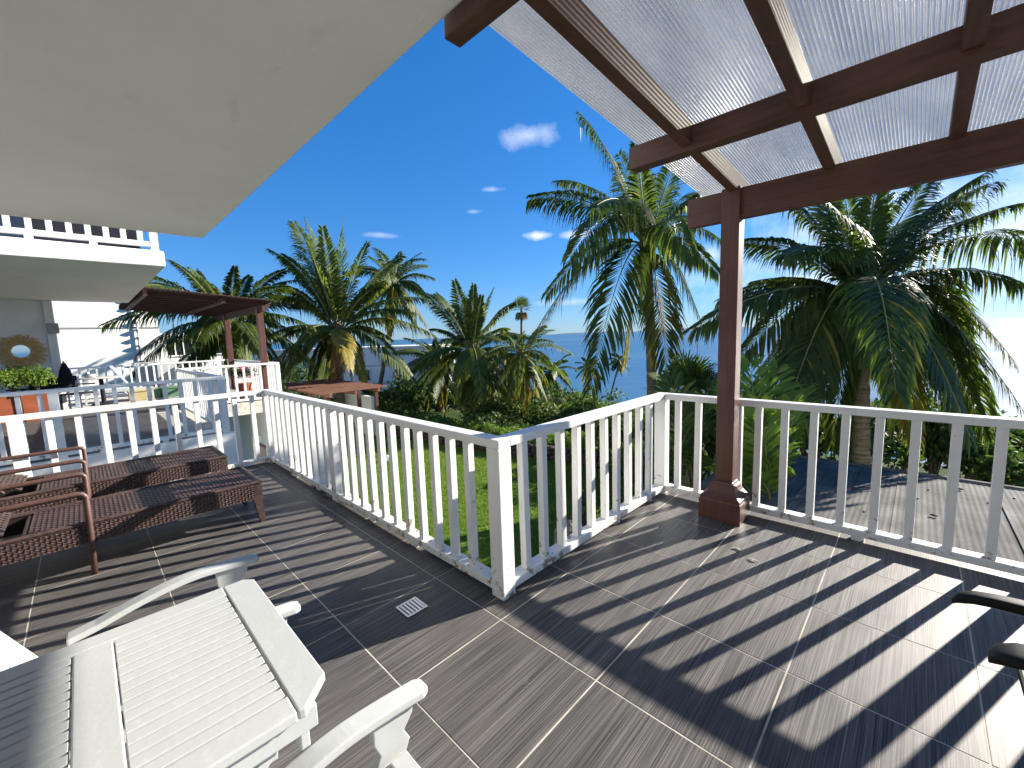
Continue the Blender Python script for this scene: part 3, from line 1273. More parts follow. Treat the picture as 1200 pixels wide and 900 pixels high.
def lounger(label, x0, x1, yend=.965, ya=-.08):
    """x0 far side, x1 near side; foot end at yend, stretches to -y"""
    xm = (x0 + x1) / 2
    root = thing('sun_lounger', label, 'sun lounger', (xm, 0, 0), 'brown wicker sun loungers')
    zt = .355
    yh, yk = -.36, -1.15
    # seat plate
    mb = MB()
    weave(mb, (x0 + .03, yh, zt), (x1 - x0 - .06, 0, 0), (0, yend - .02 - yh, 0), 22, 50, (0, 0, 1), .0036, .80)
    mb.obj('seat', 'wicker', root)['kind'] = 'stuff'
    mb = MB()
    mb.box((x0 + .03, yh, zt - .03), (x1 - .03, yend - .02, zt - .006))
    mb.obj('seat_board', 'dark_core', root)
    # side aprons with a shallow arch, woven
    for xx, sg in ((x1, 1), (x0, -1)):
        mb = MB()
        mb.box((xx - .03 if sg > 0 else xx, yk, zt - .13), (xx if sg > 0 else xx + .03, yend - .07, zt - .012))
        mb.tube([(xx - .016 * sg, yk, zt - .004), (xx - .016 * sg, yend - .01, zt - .004)], .016, 8)
        ap = mb.obj('apron', 'dark_core', root)
        mb = MB()
        weave(mb, (xx + .004 * sg, yk, zt - .135), (0, yend - .06 - yk, 0), (0, 0, .125), 88, 7, (sg, 0, 0), .0042, .78)
        mb.tube([(xx - .014 * sg, yk, zt), (xx - .014 * sg, yend - .01, zt)], .0165, 8)
        mb.obj('apron_weave', 'wicker', ap)['kind'] = 'stuff'
    mb = MB()
    mb.box((x0 + .035, yend - .03, zt - .13), (x1 - .035, yend - .004, zt - .008))
    ap = mb.obj('end_apron', 'dark_core', root)
    mb = MB()
    weave(mb, (x0 + .03, yend, zt - .13), (x1 - x0 - .06, 0, 0), (0, 0, .12), 22, 5, (0, 1, 0), .0025)
    mb.tube([(x0, yend - .012, zt), (x1, yend - .012, zt)], .0165, 8)
    mb.obj('end_weave', 'wicker', ap)['kind'] = 'stuff'
    # tapered woven legs
    for (lx_, ly, sx) in ((x1 - .035, yend - .045, 1), (x0 + .035, yend - .045, -1), (x1 - .035, yk + .05, 1), (x0 + .035, yk + .05, -1)):
        mb = MB()
        sy = 1 if ly > 0 else -1
        tw, bw = .085, .03
        for kk in range(9):
            z0_, z1_ = (zt - .02) * (1 - kk / 9), (zt - .02) * (1 - (kk + 1) / 9)
            f0, f1 = kk / 9, (kk + 1) / 9
            w0, w1 = tw * (1 - f0) + bw * f0, tw * (1 - f1) + bw * f1
            e = .003 * (kk % 2)
            yo = ly + sy * .042
            xo = lx_ + sx * .033
            A = [(xo + e * sx, yo + e * sy, z0_), (xo - sx * .055, yo + e * sy, z0_), (xo - sx * .055, yo - sy * (w0 + e), z0_), (xo + e * sx, yo - sy * (w0 + e), z0_)]
            B = [(xo + e * sx, yo + e * sy, z1_), (xo - sx * .05, yo + e * sy, z1_), (xo - sx * .05, yo - sy * (w1 + e), z1_), (xo + e * sx, yo - sy * (w1 + e), z1_)]
            mb.hexa(B + A)
        mb.obj('leg', 'wicker', root)
    # arm frames
    for xx in (x1 + .012, x0 - .012):
        mb = MB()
        mb.tube([(xx, ya - .01, 0), (xx, ya, .30), (xx, ya + .002, .545), (xx, ya - .012, .566), (xx, ya - .04, .572), (xx, -.45, .572), (xx, -.86, .572), (xx, -.90, .56), (xx, -.915, .53), (xx, -.93, 0)], .0175, 10)
        mb.obj('arm_frame', 'wicker_tube', root, smooth=True)
    # raised back
    an = R(24)
    L_ = .80
    up = V((0, -math.cos(an), math.sin(an)))
    nn = V((0, math.sin(an), math.cos(an)))
    o_ = V((x0 + .05, yh - .10, zt + .03))
    mb = MB()
    weave(mb, o_ + nn * .014, (x1 - x0 - .10, 0, 0), up * L_, 20, 30, nn, .0036, .80)
    mb.obj('backrest', 'wicker', root)['kind'] = 'stuff'
    mb = MB()
    mb.hexa([o_, o_ + V((x1 - x0 - .10, 0, 0)), o_ + V((x1 - x0 - .10, 0, 0)) + up * L_, o_ + up * L_, o_ + nn * .01, o_ + nn * .01 + V((x1 - x0 - .10, 0, 0)), o_ + nn * .01 + V((x1 - x0 - .10, 0, 0)) + up * L_, o_ + nn * .01 + up * L_])
    mb.obj('backrest_board', 'dark_core', root)
    mb = MB()
    mb.tube([o_ + V((.02, 0, 0)) + up * .35, (x0 + .07, yh - .25, zt - .08)], .012, 8)
    mb.tube([o_ + V((x1 - x0 - .12, 0, 0)) + up * .35, (x1 - .07, yh - .25, zt - .08)], .012, 8)
    mb.tube([(x0 + .02, yh - .02, zt - .02), (x1 - .02, yh - .02, zt - .02)], .014, 8)
    mb.obj('back_strut', 'wicker_tube', root)
    return root


lounger('brown wicker sun lounger nearer the camera, its foot end clear of the railing', -4.60, -3.985)
lounger('brown wicker sun lounger pushed against the white left railing', -5.875, -5.20)


# ------------------------------------------------------------------ white folding table and chairs
def white_table():
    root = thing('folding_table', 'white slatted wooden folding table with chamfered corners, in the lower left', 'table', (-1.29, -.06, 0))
    x0, x1, y0, y1, z1 = -1.635, -.935, -.46, .335, .72
    th = .024
    c = .07
    zb = z1 - th

    def board(name, poly):
        mb = MB()
        mb.prism([(p[0], p[1], zb) for p in poly], (0, 0, 0), (0, 0, th))
        return mb.obj(name, 'white_furniture', root, bevel=.004)
    board('end_board', [(x0 + .002, y1 - .085), (x1 - .002, y1 - .085), (x1, y1 - c), (x1 - c, y1), (x0 + c * .4, y1), (x0, y1 - c * .4)])
    board('end_board', [(x1 - .002, y0 + .085), (x0 + .002, y0 + .085), (x0, y0 + c), (x0 + c, y0), (x1 - c, y0), (x1, y0 + c)])
    board('middle_board', [(x0 + .067, -.100), (x1 - .067, -.100), (x1 - .067, -.022), (x0 + .067, -.022)])
    ya, yb = y0 + .087, y1 - .087
    board('side_board', [(x0, ya), (x0 + .064, ya), (x0 + .064, yb), (x0, yb)])
    board('side_board', [(x1 - .064, ya), (x1, ya), (x1, yb), (x1 - .064, yb)])
    n = 15
    xa, xb = x0 + .067, x1 - .067
    p = (xb - xa) / n
    for (ya_, yb_) in ((-.019, yb - .003), (ya + .003, -.103)):
        for k in range(n):
            mb = MB()
            q = xa + k * p
            dz = -.002
            mb.box((q + .0038, ya_, zb + .012), (q + p - .0038, yb_, z1 + dz + (.0006 if k % 3 == 0 else 0)))
            mb.obj('slat', 'white_furniture', root, bevel=.0015, bseg=1)
    # apron and folding legs
    mb = MB()
    mb.box((x0 + .03, y0 + .03, zb - .055), (x0 + .055, y1 - .04, zb - .001))
    mb.obj('apron', 'white_furniture', root, bevel=.003)
    mb = MB()
    mb.box((x1 - .045, y0 + .03, zb - .055), (x1 - .02, y1 - .04, zb - .001))
    mb.obj('apron', 'white_furniture', root, bevel=.003)
    mb = MB()
    mb.box((x0 + .056, y1 - .075, zb - .055), (x1 - .046, y1 - .05, zb - .001))
    mb.obj('apron', 'white_furniture', root, bevel=.003)
    for x in (x1 - .10, x0 + .10):
        for a, b in (((x, y1 - .10, 0), (x, y0 + .12, zb - .056)), ((x + .03, y0 + .10, 0), (x + .03, y1 - .12, zb - .056))):
            mb = MB()
            mb.bar(a, b, .026, .05, up=V((1, 0, 0)))
            mb.obj('leg', 'white_furniture', root, bevel=.003)
    # short locking foot under the near corner
    mb = MB()
    mb.box((x1 - .095, y1 - .075, zb - .12), (x1 - .048, y1 - .052, zb - .002))
    mb.obj('corner_block', 'white_furniture', root, bevel=.004)
    return root


white_table()


def white_chair(label, cx_, ytip):
    """faces +y; arm centre lines 0.53 apart"""
    root = thing('garden_chair', label, 'chair', (cx_, ytip - .35, 0), 'white wooden garden chairs')
    za = .55
    for sg in (-1, 1):
        x = cx_ + sg * .265
        # arched arm board with rounded tip
        mb = MB()
        pr = []
        n = 32
        for k in range(n + 1):
            s = k / n
            y = ytip - s * .62
            z = za - .012 + .022 * math.sin(math.pi * min(1, s * 1.15)) - .10 * max(0, s - .35) ** 1.4
            w = .030 if k > 0 else .018
            pr.append((y, z, w))
        vs, fs = [], []
        for (y, z, w) in pr:
            vs += [(x - w, y, z - .012), (x + w, y, z - .012), (x + w, y, z + .012), (x - w, y, z + .012)]
        for k in range(n):
            for q in range(4):
                q2 = (q + 1) % 4
                fs.append((k * 4 + q, k * 4 + q2, (k + 1) * 4 + q2, (k + 1) * 4 + q))
        fs += [(3, 2, 1, 0), (n * 4, n * 4 + 1, n * 4 + 2, n * 4 + 3)]
        mb.add(vs, fs)
        mb.obj('armrest', 'white_furniture', root, bevel=.005)
        # wavy front support
        prof = [(.0, -.10), (.0, -.045), (.03, -.030), (.10, -.038), (.16, -.06), (.22, -.058)]
        left = [(ytip - .155 - .01, .535), (ytip - .165, .48), (ytip - .15, .44), (ytip - .175, .38), (ytip - .185, .0)]
        right = [(ytip - .045, .535), (ytip - .05, .50), (ytip - .078, .465), (ytip - .062, .43), (ytip - .085, .38), (ytip - .125, .0)]
        mb = MB()
        poly = [(x - .013, y, z) for y, z in left + right[::-1]]
        mb.prism(poly, (0, 0, 0), (.026, 0, 0))
        mb.obj('front_leg', 'white_furniture', root, bevel=.003)
        # rear leg and back stile, reclined
        mb = MB()
        mb.bar((x - sg * .032, ytip - .62, .30), (x - sg * .032, ytip - .62 - .34, .97), .026, .05, up=V((1, 0, 0)))
        mb.obj('back_stile', 'white_furniture', root, bevel=.004)
        mb = MB()
        mb.bar((x - sg * .030, ytip - .12, .385), (x - sg * .030, ytip - .80, .0), .026, .045, up=V((1, 0, 0)))
        mb.obj('rear_leg', 'white_furniture', root, bevel=.004)
        mb = MB()
        mb.bar((x - sg * .030, ytip - .09, .395), (x - sg * .030, ytip - .60, .36), .024, .05, up=V((1, 0, 0)))
        mb.obj('seat_rail', 'white_furniture', root, bevel=.003)
    for k in range(9):
        y = ytip - .085 - k * .06
        mb = MB()
        z = .424 - k * .004
        mb.box((cx_ - .235, y - .05, z - .018), (cx_ + .235, y, z))
        mb.obj('seat_slat', 'white_furniture', root, bevel=.004)
    # back slats
    up = V((0, -.34, .67)).normalized()
    for f_ in (.08, .95):
        mb = MB()
        a = V((cx_, ytip - .62, .30)) + up * (.75 * f_)
        mb.bar(a - V((.218, 0, 0)), a + V((.218, 0, 0)), .022, .06, up=up)
        mb.obj('back_rail', 'white_furniture', root, bevel=.003)
    for k in range(8):
        x = cx_ - .187 + k * .0535
        a = V((x, ytip - .62, .30)) + up * .095
        b = V((x, ytip - .62, .30)) + up * .68
        mb = MB()
        mb.bar(a, b, .042, .014, up=V((0, .9, .45)))
        mb.obj('back_slat', 'white_furniture', root, bevel=.003)
    return root


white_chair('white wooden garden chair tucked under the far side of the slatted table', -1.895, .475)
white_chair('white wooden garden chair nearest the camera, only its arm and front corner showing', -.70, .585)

# black resin chair at the right edge
bc = thing('resin_chair', 'black plastic armchair whose two arms enter at the right edge', 'chair', (.45, 1.83, 0))
for (yy, x0, z, w) in ((2.03, .13, .61, .030), (1.665, .185, .650, .056)):
    mb = MB()
    vs, fs = [], []
    n = 10
    pr = [(0.0, -.040, .010), (.015, -.022, .022), (.05, -.008, .030), (.10, .0, .034), (.2, .006, .036), (.35, .004, .036), (.5, -.004, .034)]
    for (dx, dz, hw) in pr:
        hw *= w / .034
        for q in range(14):
            an_ = 2 * math.pi * q / 14
            ca, sa = math.cos(an_), math.sin(an_)
            py_ = hw * math.copysign(abs(ca) ** .55, ca)
            pz_ = .017 * math.copysign(abs(sa) ** .55, sa) * (1.0 if dx > .01 else .6)
            vs.append((x0 + dx, yy + py_, z + dz - .016 + pz_))
    for k in range(len(pr) - 1):
        for q in range(14):
            q2 = (q + 1) % 14
            fs.append((k * 14 + q, k * 14 + q2, (k + 1) * 14 + q2, (k + 1) * 14 + q))
    fs += [tuple(range(14))[::-1], tuple((len(pr) - 1) * 14 + k for k in range(14))]
    mb.add(vs, fs)
    mb.obj('armrest', 'black_plastic', bc, smooth=True)
    mb = MB()
    mb.bar((x0 + .42, yy, z - .028), (x0 + .36, yy, 0), .045, .03, up=V((1, 0, 0)))
    mb.obj('front_leg', 'black_plastic', bc, bevel=.004)
    mb = MB()
    mb.bar((x0 + .5, yy, z + .25), (x0 + .60, yy, 0), .045, .03, up=V((1, 0, 0)))
    mb.obj('rear_leg', 'black_plastic', bc, bevel=.004)
mb = MB()
mb.box((.28, 1.70, .40), (.70, 2.0, .425))
mb.obj('seat', 'black_plastic', bc, bevel=.008)
mb = MB()
mb.hexa([(.68, 1.70, .44), (.70, 1.70, .44), (.70, 2.0, .44), (.68, 2.0, .44), (.80, 1.72, .85), (.82, 1.72, .85), (.82, 1.98, .85), (.80, 1.98, .85)])
mb.obj('backrest', 'black_plastic', bc, bevel=.006)


# ------------------------------------------------------------------ palms
def frond_mesh(mb, base, tip, lift=.22, n=46, lw=.05, wid=.20, petiole=.11, droop=.55, vee=.25, rng=None, yellow=0.0, rr=.022, rag=.12):
    n, lw, wid = int(n * 1.75), lw * 1.02, wid * 1.28
    base, tip = V(base), V(tip)
    ch = tip - base
    L = ch.length
    p1 = base + ch * .42 + V((0, 0, lift * L))
    hz = V((ch.x, ch.y, 0))
    if hz.length < .08 * L:
        a = rng.uniform(0, 6.28)
        hz = V((math.cos(a), math.sin(a), 0))
    side0 = V((hz.y, -hz.x, 0)).normalized()
    tw = rng.uniform(-1.1, 1.1)

    def P(s):
        return base * (1 - s) ** 2 + p1 * (2 * s * (1 - s)) + tip * s * s

    def T(s):
        return ((p1 - base) * (2 * (1 - s)) + (tip - p1) * (2 * s)).normalized()
    mb.tube([P(k / 10) for k in range(11)], [rr * (1.5 - 1.35 * (k / 10) ** .7) if k < 10 else rr * .12 for k in range(11)], 5, mi=1)
    for sg in (-1, 1):
        for k in range(n):
            s = petiole + (1 - petiole) * ((k + rng.uniform(-.3, .3)) / n)
            s = min(.998, max(petiole, s))
            if rng.random() < rag * .5:
                continue
            t = T(s)
            side = side0 - t * side0.dot(t)
            side.normalize()
            nn = side.cross(t)
            if nn.z < 0:
                nn = -nn
            a = tw * s
            sd = side * math.cos(a) + nn * math.sin(a)
            n2 = nn * math.cos(a) - side * math.sin(a)
            u = (s - petiole) / (1 - petiole)
            ll = wid * L * (.42 + .58 * math.sin(math.pi * min(1, u * 1.6 + .12) * .5)) * (1 - .62 * max(0, u - .45) / .55) * rng.uniform(.86, 1.08)
            fw = math.radians(34 + 28 * u + rng.uniform(-7, 7))
            d = (sd * sg * math.sin(math.radians(90) - fw + .75 * (1 - u) * .35) + t * math.sin(fw) + n2 * vee * (1 - u)).normalized()
            w = (t - d * t.dot(d))
            if w.length < 1e-3:
                continue
            w.normalize()
            dr = droop * rng.uniform(.7, 1.3) * (1 + (.8 if rng.random() < rag else 0))
            p = P(s)
            hw = lw * .5
            q1 = p + d * ll * .35 + V((0, 0, -dr * ll * .05))
            q2 = p + d * ll * (.68 - .12 * dr) + V((0, 0, -dr * ll * .30))
            q3 = p + d * ll * (.94 - .28 * dr) + V((0, 0, -dr * ll * .74))
            tv = rng.random()
            ye = min(1, max(0, yellow + rng.uniform(-.15, .15))) if yellow > 0 else (0.75 if rng.random() < .012 else 0)
            tc = (tv, ye, 0)
            mb.add([p, q1 - w * hw, q1 + w * hw, q2 - w * hw * .85, q2 + w * hw * .85, q3], [(0, 1, 2), (1, 3, 4, 2), (3, 5, 4)], 0, tc)


def palm(label, crown, base, fronds, r_top=.11, r_base=.17, seed=0, mat='palm_leaf', nuts=6, group='coconut palms', bend=.25, cat='palm tree', fibre=.30, kw=None, name='coconut_palm', skirt=0):
    """fronds: list of dict(tip, lift, yellow...)"""
    rng = random.Random(seed)
    crown, base = V(crown), V(base)
    root = thing(name, label, cat, base, group)
    mid = (crown + base) / 2 + V((base.x - crown.x, base.y - crown.y, 0)) * bend
    pts, rad = [], []
    N = 36
    for k in range(N + 1):
        s = k / N
        p = base * (1 - s) ** 2 + mid * 2 * s * (1 - s) + crown * s * s
        pts.append(p)
        r_ = r_base * (1 - s) + r_top * s
        if s < .08:
            r_ *= 1 + (.08 - s) * 5
        rad.append(r_ * (1.0 + (.045 if k % 2 else -.03)))
    mb = MB()
    mb.tube(pts, rad, 12)
    mb.obj('trunk', 'palm_trunk', root, smooth=True)
    mb = MB()
    mb.blob(crown + V((0, 0, .05)), (r_top * 1.9, r_top * 1.9, fibre * 1.5), 12, 8, .1, rng)
    mb.obj('crown_fibre', 'fibre', root)
    for k in range(nuts):
        a = 6.28 * k / max(1, nuts) + rng.uniform(-.3, .3)
        mb = MB()
        rr_ = r_top * 1.9 + rng.uniform(.02, .16)
        mb.blob(crown + V((rr_ * math.cos(a), rr_ * math.sin(a), -.22 - rng.uniform(0, .25))), (.105, .105, .13), 10, 7, 0)
        mb.obj('coconut', 'coconut', root, smooth=True)
    for k in range(skirt):
        a = 6.28 * k / skirt + rng.uniform(-.4, .4)
        mb = MB()
        b0 = crown + V((r_top * math.cos(a), r_top * math.sin(a), -.1))
        L = rng.uniform(1.2, 2.4)
        frond_mesh(mb, b0, b0 + V((math.cos(a) * .35, math.sin(a) * .35, -L)), .05, 18, .04, .16, .1, .7, 0, rng, .0, .015, .4)
        mb.obj('dead_frond', ['dead_leaf', 'dead_leaf'], root)
    for f in fronds:
        mb = MB()
        a = dict(kw or {})
        a.update({k: v for k, v in f.items() if k != 'tip'})
        dirn = (V(f['tip']) - crown)
        dirn.z *= .4
        st = crown + dirn.normalized() * r_top * 1.1 + V((0, 0, .12))
        frond_mesh(mb, st, f['tip'], rng=rng, **a)
        mb.obj('frond', [mat, 'rachis'], root, tint=True)
    return root


def generic_fronds(crown, n, L, seed, up=78, down=-48, yl=2, lift_lo=.12):
    rng = random.Random(seed)
    out = []
    crown = V(crown)
    for k in range(n):
        s = (k + .5) / n
        el = R(up + (down - up) * s ** .9)
        az = k * 2.39996 + seed + rng.uniform(-.25, .25)
        l_ = L * rng.uniform(.86, 1.1) * (.82 if s < .12 else 1)
        # chord ends lower than the start direction
        e2 = el - R(16)
        tip = crown + V((math.cos(az) * math.cos(e2), math.sin(az) * math.cos(e2), math.sin(e2))) * l_ * .93
        lift = (.20 + .14 * max(0.0, math.cos(el))) if el > R(-25) else .16
        out.append(dict(tip=tip, lift=lift, droop=.35 + .6 * s, vee=.35 * (1 - s), yellow=(.55 if k >= n - yl else 0)))
    return out


def pxf(crown_px, d0, lst, extra=.3, up=0.0):
    """fronds given as (tip px, tip py, depth offset, lift, yellow, droop)"""
    out = []
    for (px, py, dd, lf, ye, dr) in lst:
        out.append(dict(tip=at(px, py, d0 + dd), lift=lf + up, yellow=ye, droop=dr, vee=.15))
    rg = random.Random(len(lst))
    sc = 11.0 / d0
    for (px, py, dd, lf, ye, dr) in lst:
        if rg.random() < extra:
            out.append(dict(tip=at(px + rg.uniform(-34, 34) * sc, py + rg.uniform(-20, 30) * sc, d0 + dd + rg.uniform(-1.2, 1.2)), lift=lf * rg.uniform(.85, 1.2) + up, yellow=ye * rg.random(), droop=dr, vee=.15))
    return out


# the big palm standing behind the railing, left of the brown pillar
MD = 11.0
MC = at(758, 290, MD)
fm = pxf((758, 290), MD, [
    (680, 135, 1.0, .22, 0, .75), (622, 232, -.4, .30, 0, .75), (655, 212, 2.0, .26, 0, .6), (624, 395, -.6, .36, 0, .65), (640, 345, 1.6, .36, 0, .7),
    (692, 455, -1.2, .40, 0, .55), (668, 300, -2.6, .42, 0, .7), (732, 425, .8, .26, .6, .6), (785, 455, -.6, .24, .15, .6), (828, 395, .0, .36, 0, .65),
    (842, 320, -1.6, .32, 0, .65), (850, 285, 1.5, .30, 0, .65), (838, 215, -.5, .20, 0, .55), (800, 165, .5, .08, 0, .45), (745, 170, -2.0, .12, 0, .45),
    (725, 180, 1.8, .12, 0, .5), (815, 240, 2.6, .26, 0, .6), (770, 205, 2.5, .1, 0, .5), (700, 240, -3.0, .3, 0, .6), (812, 300, -3.0, .36, 0, .65)], .08)
palm('tall coconut palm rising behind the railing, just left of the brown pillar', MC, V((at(768, 470, MD).x, at(768, 470, MD).y, LAWN - .1)), fm, .105, .17, 11, nuts=8, skirt=1, fibre=.34,
     kw=dict(n=54, lw=.047, wid=.235, rr=.024))

# the big palm behind the shed roof, right of the brown pillar
RD = 9.0
RC = at(1008, 352, RD)
fr = pxf((1008, 352), RD, [
    (985, 205, .6, .12, 0, .5), (1030, 190, -.8, .10, 0, .5), (1092, 205, .5, .16, 0, .6), (905, 225, .8, .26, 0, .6), (858, 285, .2, .30, 0, .65), (1120, 240, 1.8, .22, 0, .6),
    (880, 330, 1.2, .22, 0, .7), (862, 425, -.3, .36, 0, .65), (893, 492, .4, .38, 0, .6), (935, 505, -1.1, .42, 0, .6), (975, 520, .4, .34, 0, .6),
    (1022, 425, -1.8, .40, 0, .5), (1072, 515, .5, .36, .25, .6), (1112, 492, -.8, .42, 0, .6), (1165, 505, -.2, .38, 0, .6), (1205, 490, -1.0, .40, 0, .6),
    (1190, 425, .5, .36, .25, .65), (1215, 340, -.4, .30, 0, .75), (1225, 285, .8, .26, 0, .75), (1195, 238, -.6, .22, 0, .6), (1150, 205, .2, .18, 0, .55), (960, 225, -2.0, .2, 0, .5), (920, 300, -1.6, .36, 0, .6), (910, 400, 1.8, .4, 0, .6), (1130, 400, 1.8, .38, 0, .6), (875, 470, 1.4, .38, 0, .6), (915, 520, 1.6, .42, 0, .6), (955, 470, 2.0, .36, 0, .6), (1045, 500, 1.6, .38, 0, .6), (1140, 470, 1.5, .4, 0, .6), (845, 350, 1.0, .28, 0, .65)], .3)
palm('broad coconut palm behind the shed roof, right of the brown pillar', RC, V((RC.x + .2, RC.y + .3, ground_z(RC.x, RC.y + .3) - .1)), fr, .13, .2, 12, nuts=11, skirt=2, fibre=.4,
     kw=dict(n=58, lw=.050, wid=.245, rr=.026))

# palms at the left and middle distance
L1D = 20.0
c1 = at(396, 392, L1D)
f1 = pxf(None, L1D, [
    (402, 255, .5, .06, 0, .35), (378, 268, -.6, .08, 0, .35), (345, 262, .4, .14, 0, .45), (430, 285, .8, .12, 0, .45), (316, 292, -.4, .22, 0, .55), (330, 335, -1.2, .26, .25, .6), (318, 350, 1.4, .22, 0, .6),
    (308, 398, .6, .20, 0, .6), (312, 436, -.8, .22, .25, .6), (335, 445, .8, .30, 0, .6), (470, 300, .6, .18, 0, .5), (452, 330, -1.0, .22, 0, .55), (500, 350, -.5, .24, 0, .6), (508, 392, .3, .26, .2, .65),
    (488, 452, -.6, .34, 0, .6), (410, 430, -2.6, .30, .7, .5), (395, 445, 1.5, .34, .2, .6), (428, 448, -1.0, .32, .3, .6), (360, 460, 1.0, .30, 0, .6), (375, 310, 1.8, .1, 0, .5), (350, 400, -2.4, .34, 0, .6), (455, 400, 2.2, .28, 0, .6)], .85, .06)
palm('large bright coconut palm behind the small brown trellis roof', c1, V((c1.x + .1, c1.y - .2, ground_z(c1.x, c1.y) - .1)), f1, .16, .22, 21, 'sunlit_young_palm_leaf', nuts=7, skirt=4, fibre=.4, kw=dict(n=62, lw=.066, wid=.22, rr=.033))
c2 = at(462, 335, 26.0)
palm('slender leaning coconut palm just right of the large bright palm', c2, V((*at(436, 475, 26).xy, ground_z(*at(436, 475, 26).xy) - .1)), generic_fronds(c2, 26, 3.3, 2, yl=3), .10, .15, 22, nuts=5, skirt=4, bend=-.15, kw=dict(n=38, lw=.07, wid=.2, rr=.03))
L3D = 22.0
c3 = at(553, 415, L3D)
f3 = pxf(None, L3D, [
    (533, 330, .5, .08, 0, .4), (555, 335, -.6, .06, 0, .4), (578, 338, .5, .12, 0, .45), (512, 345, -.5, .16, 0, .5), (603, 355, .2, .2, 0, .55), (620, 395, -.5, .26, 0, .6), (505, 385, .8, .22, 0, .6),
    (486, 432, -.4, .28, 0, .6), (498, 460, .5, .30, 0, .6), (618, 440, .4, .3, .35, .65), (612, 468, -.8, .34, .5, .65), (590, 490, .4, .34, .2, .65), (520, 490, -.4, .36, 0, .6), (550, 500, -1.6, .36, .1, .6), (572, 505, 1, .34, .3, .6),
    (535, 470, -2.4, .38, 0, .6), (580, 455, -2.5, .36, 0, .6), (545, 350, 1.8, .1, 0, .5), (595, 385, 2.2, .2, 0, .6), (525, 400, 2.4, .24, 0, .6)], .85, .07)
palm('bushy coconut palm with a hanging skirt of fronds, left of the sea view', c3, V((c3.x, c3.y, ground_z(c3.x, c3.y) - .1)), f3, .16, .22, 23, 'sunlit_young_palm_leaf', nuts=5, skirt=8, kw=dict(n=60, lw=.068, wid=.22, rr=.033))
c0 = at(270, 385, 17.5)
palm('dark coconut palm half hidden behind the dark slatted pergola', c0, V((c0.x, c0.y, ground_z(c0.x, c0.y) - .1)), generic_fronds(c0, 32, 3.9, 4, up=84, down=-35, yl=1), .15, .2, 24, nuts=3, kw=dict(n=52, lw=.062, wid=.22, rr=.026))
c4 = at(611, 418, 20.0)
palm('short drooping palm in the bushes under the bushy palm', c4, V((c4.x, c4.y, ground_z(c4.x, c4.y) - .1)), generic_fronds(c4, 24, 2.7, 7, up=70, down=-65, yl=3), .09, .13, 25, 'sunlit_young_palm_leaf', nuts=0, skirt=5, kw=dict(n=30, lw=.06, wid=.22, rr=.02))
c10 = at(514, 428, 27.0)
palm('leafy coconut palm hiding the right end of the pale house', c10, V((c10.x, c10.y, ground_z(c10.x, c10.y) - .1)), generic_fronds(c10, 26, 3.2, 15, up=75, down=-60, yl=2), .13, .18, 29, nuts=3, skirt=3, kw=dict(n=46, lw=.075, wid=.22, rr=.03))
c5 = at(646, 438, 34.0)
palm('small distant palm among the bushes at the edge of the sea', c5, V((*at(646, 500, 34).xy, ground_z(*at(646, 500, 34).xy) - .3)), generic_fronds(c5, 20, 2.5, 9, yl=2), .10, .14, 26, nuts=0, skirt=6, kw=dict(n=28, lw=.09, wid=.22, rr=.03))
c6 = at(726, 424, 60.0)
palm('tiny slim palm on a bare leaning trunk against the sea', c6, V((*at(703, 478, 60).xy, ground_z(*at(703, 478, 60).xy) - .3)), generic_fronds(c6, 18, 1.9, 11, yl=2), .11, .16, 27, nuts=0, skirt=4, bend=.05, kw=dict(n=20, lw=.12, wid=.24, rr=.03))
c8 = at(690, 432, 46.0)
palm('distant palm partly hidden behind the hanging fronds of the tall palm', c8, V((*at(688, 490, 46).xy, ground_z(*at(688, 490, 46).xy) - .3)), generic_fronds(c8, 18, 2.0, 13, yl=2), .10, .15, 28, nuts=0, skirt=3, kw=dict(n=22, lw=.10, wid=.22, rr=.03))


# fan palms
def fan_leaf(mb, base, tip, r, rng, n=26, spread=250, yellow=0.0, lw=.05):
    base, tip = V(base), V(tip)
    t = (tip - base).normalized()
    mid = (base + tip) / 2 + V((0, 0, .06 * (tip - base).length))
    mb.tube([base, mid, tip], [.014, .011, .008], 5, mi=1)
    side = t.cross(V((0, 0, 1)))
    if side.length < .05:
        side = V((1, 0, 0))
    side.normalize()
    nn = side.cross(t)
    for k in range(n):
        a = R(-spread / 2 + spread * (k + .5) / n)
        d = (t * math.cos(a) + side * math.sin(a) + nn * .18).normalized()
        w = d.cross(nn).normalized()
        l_ = r * rng.uniform(.85, 1.05) * (1 - .25 * abs(a) / R(130))
        q1 = tip + d * l_ * .5
        q2 = tip + d * l_ * .8 + V((0, 0, -.04 * l_))
        q3 = tip + d * l_ + V((0, 0, -.16 * l_))
        mb.add([tip, q1 - w * lw / 2, q1 + w * lw / 2, q2 - w * lw * .3, q2 + w * lw * .3, q3], [(0, 1, 2), (1, 3, 4, 2), (3, 5, 4)], 0, (rng.random(), yellow, 0))


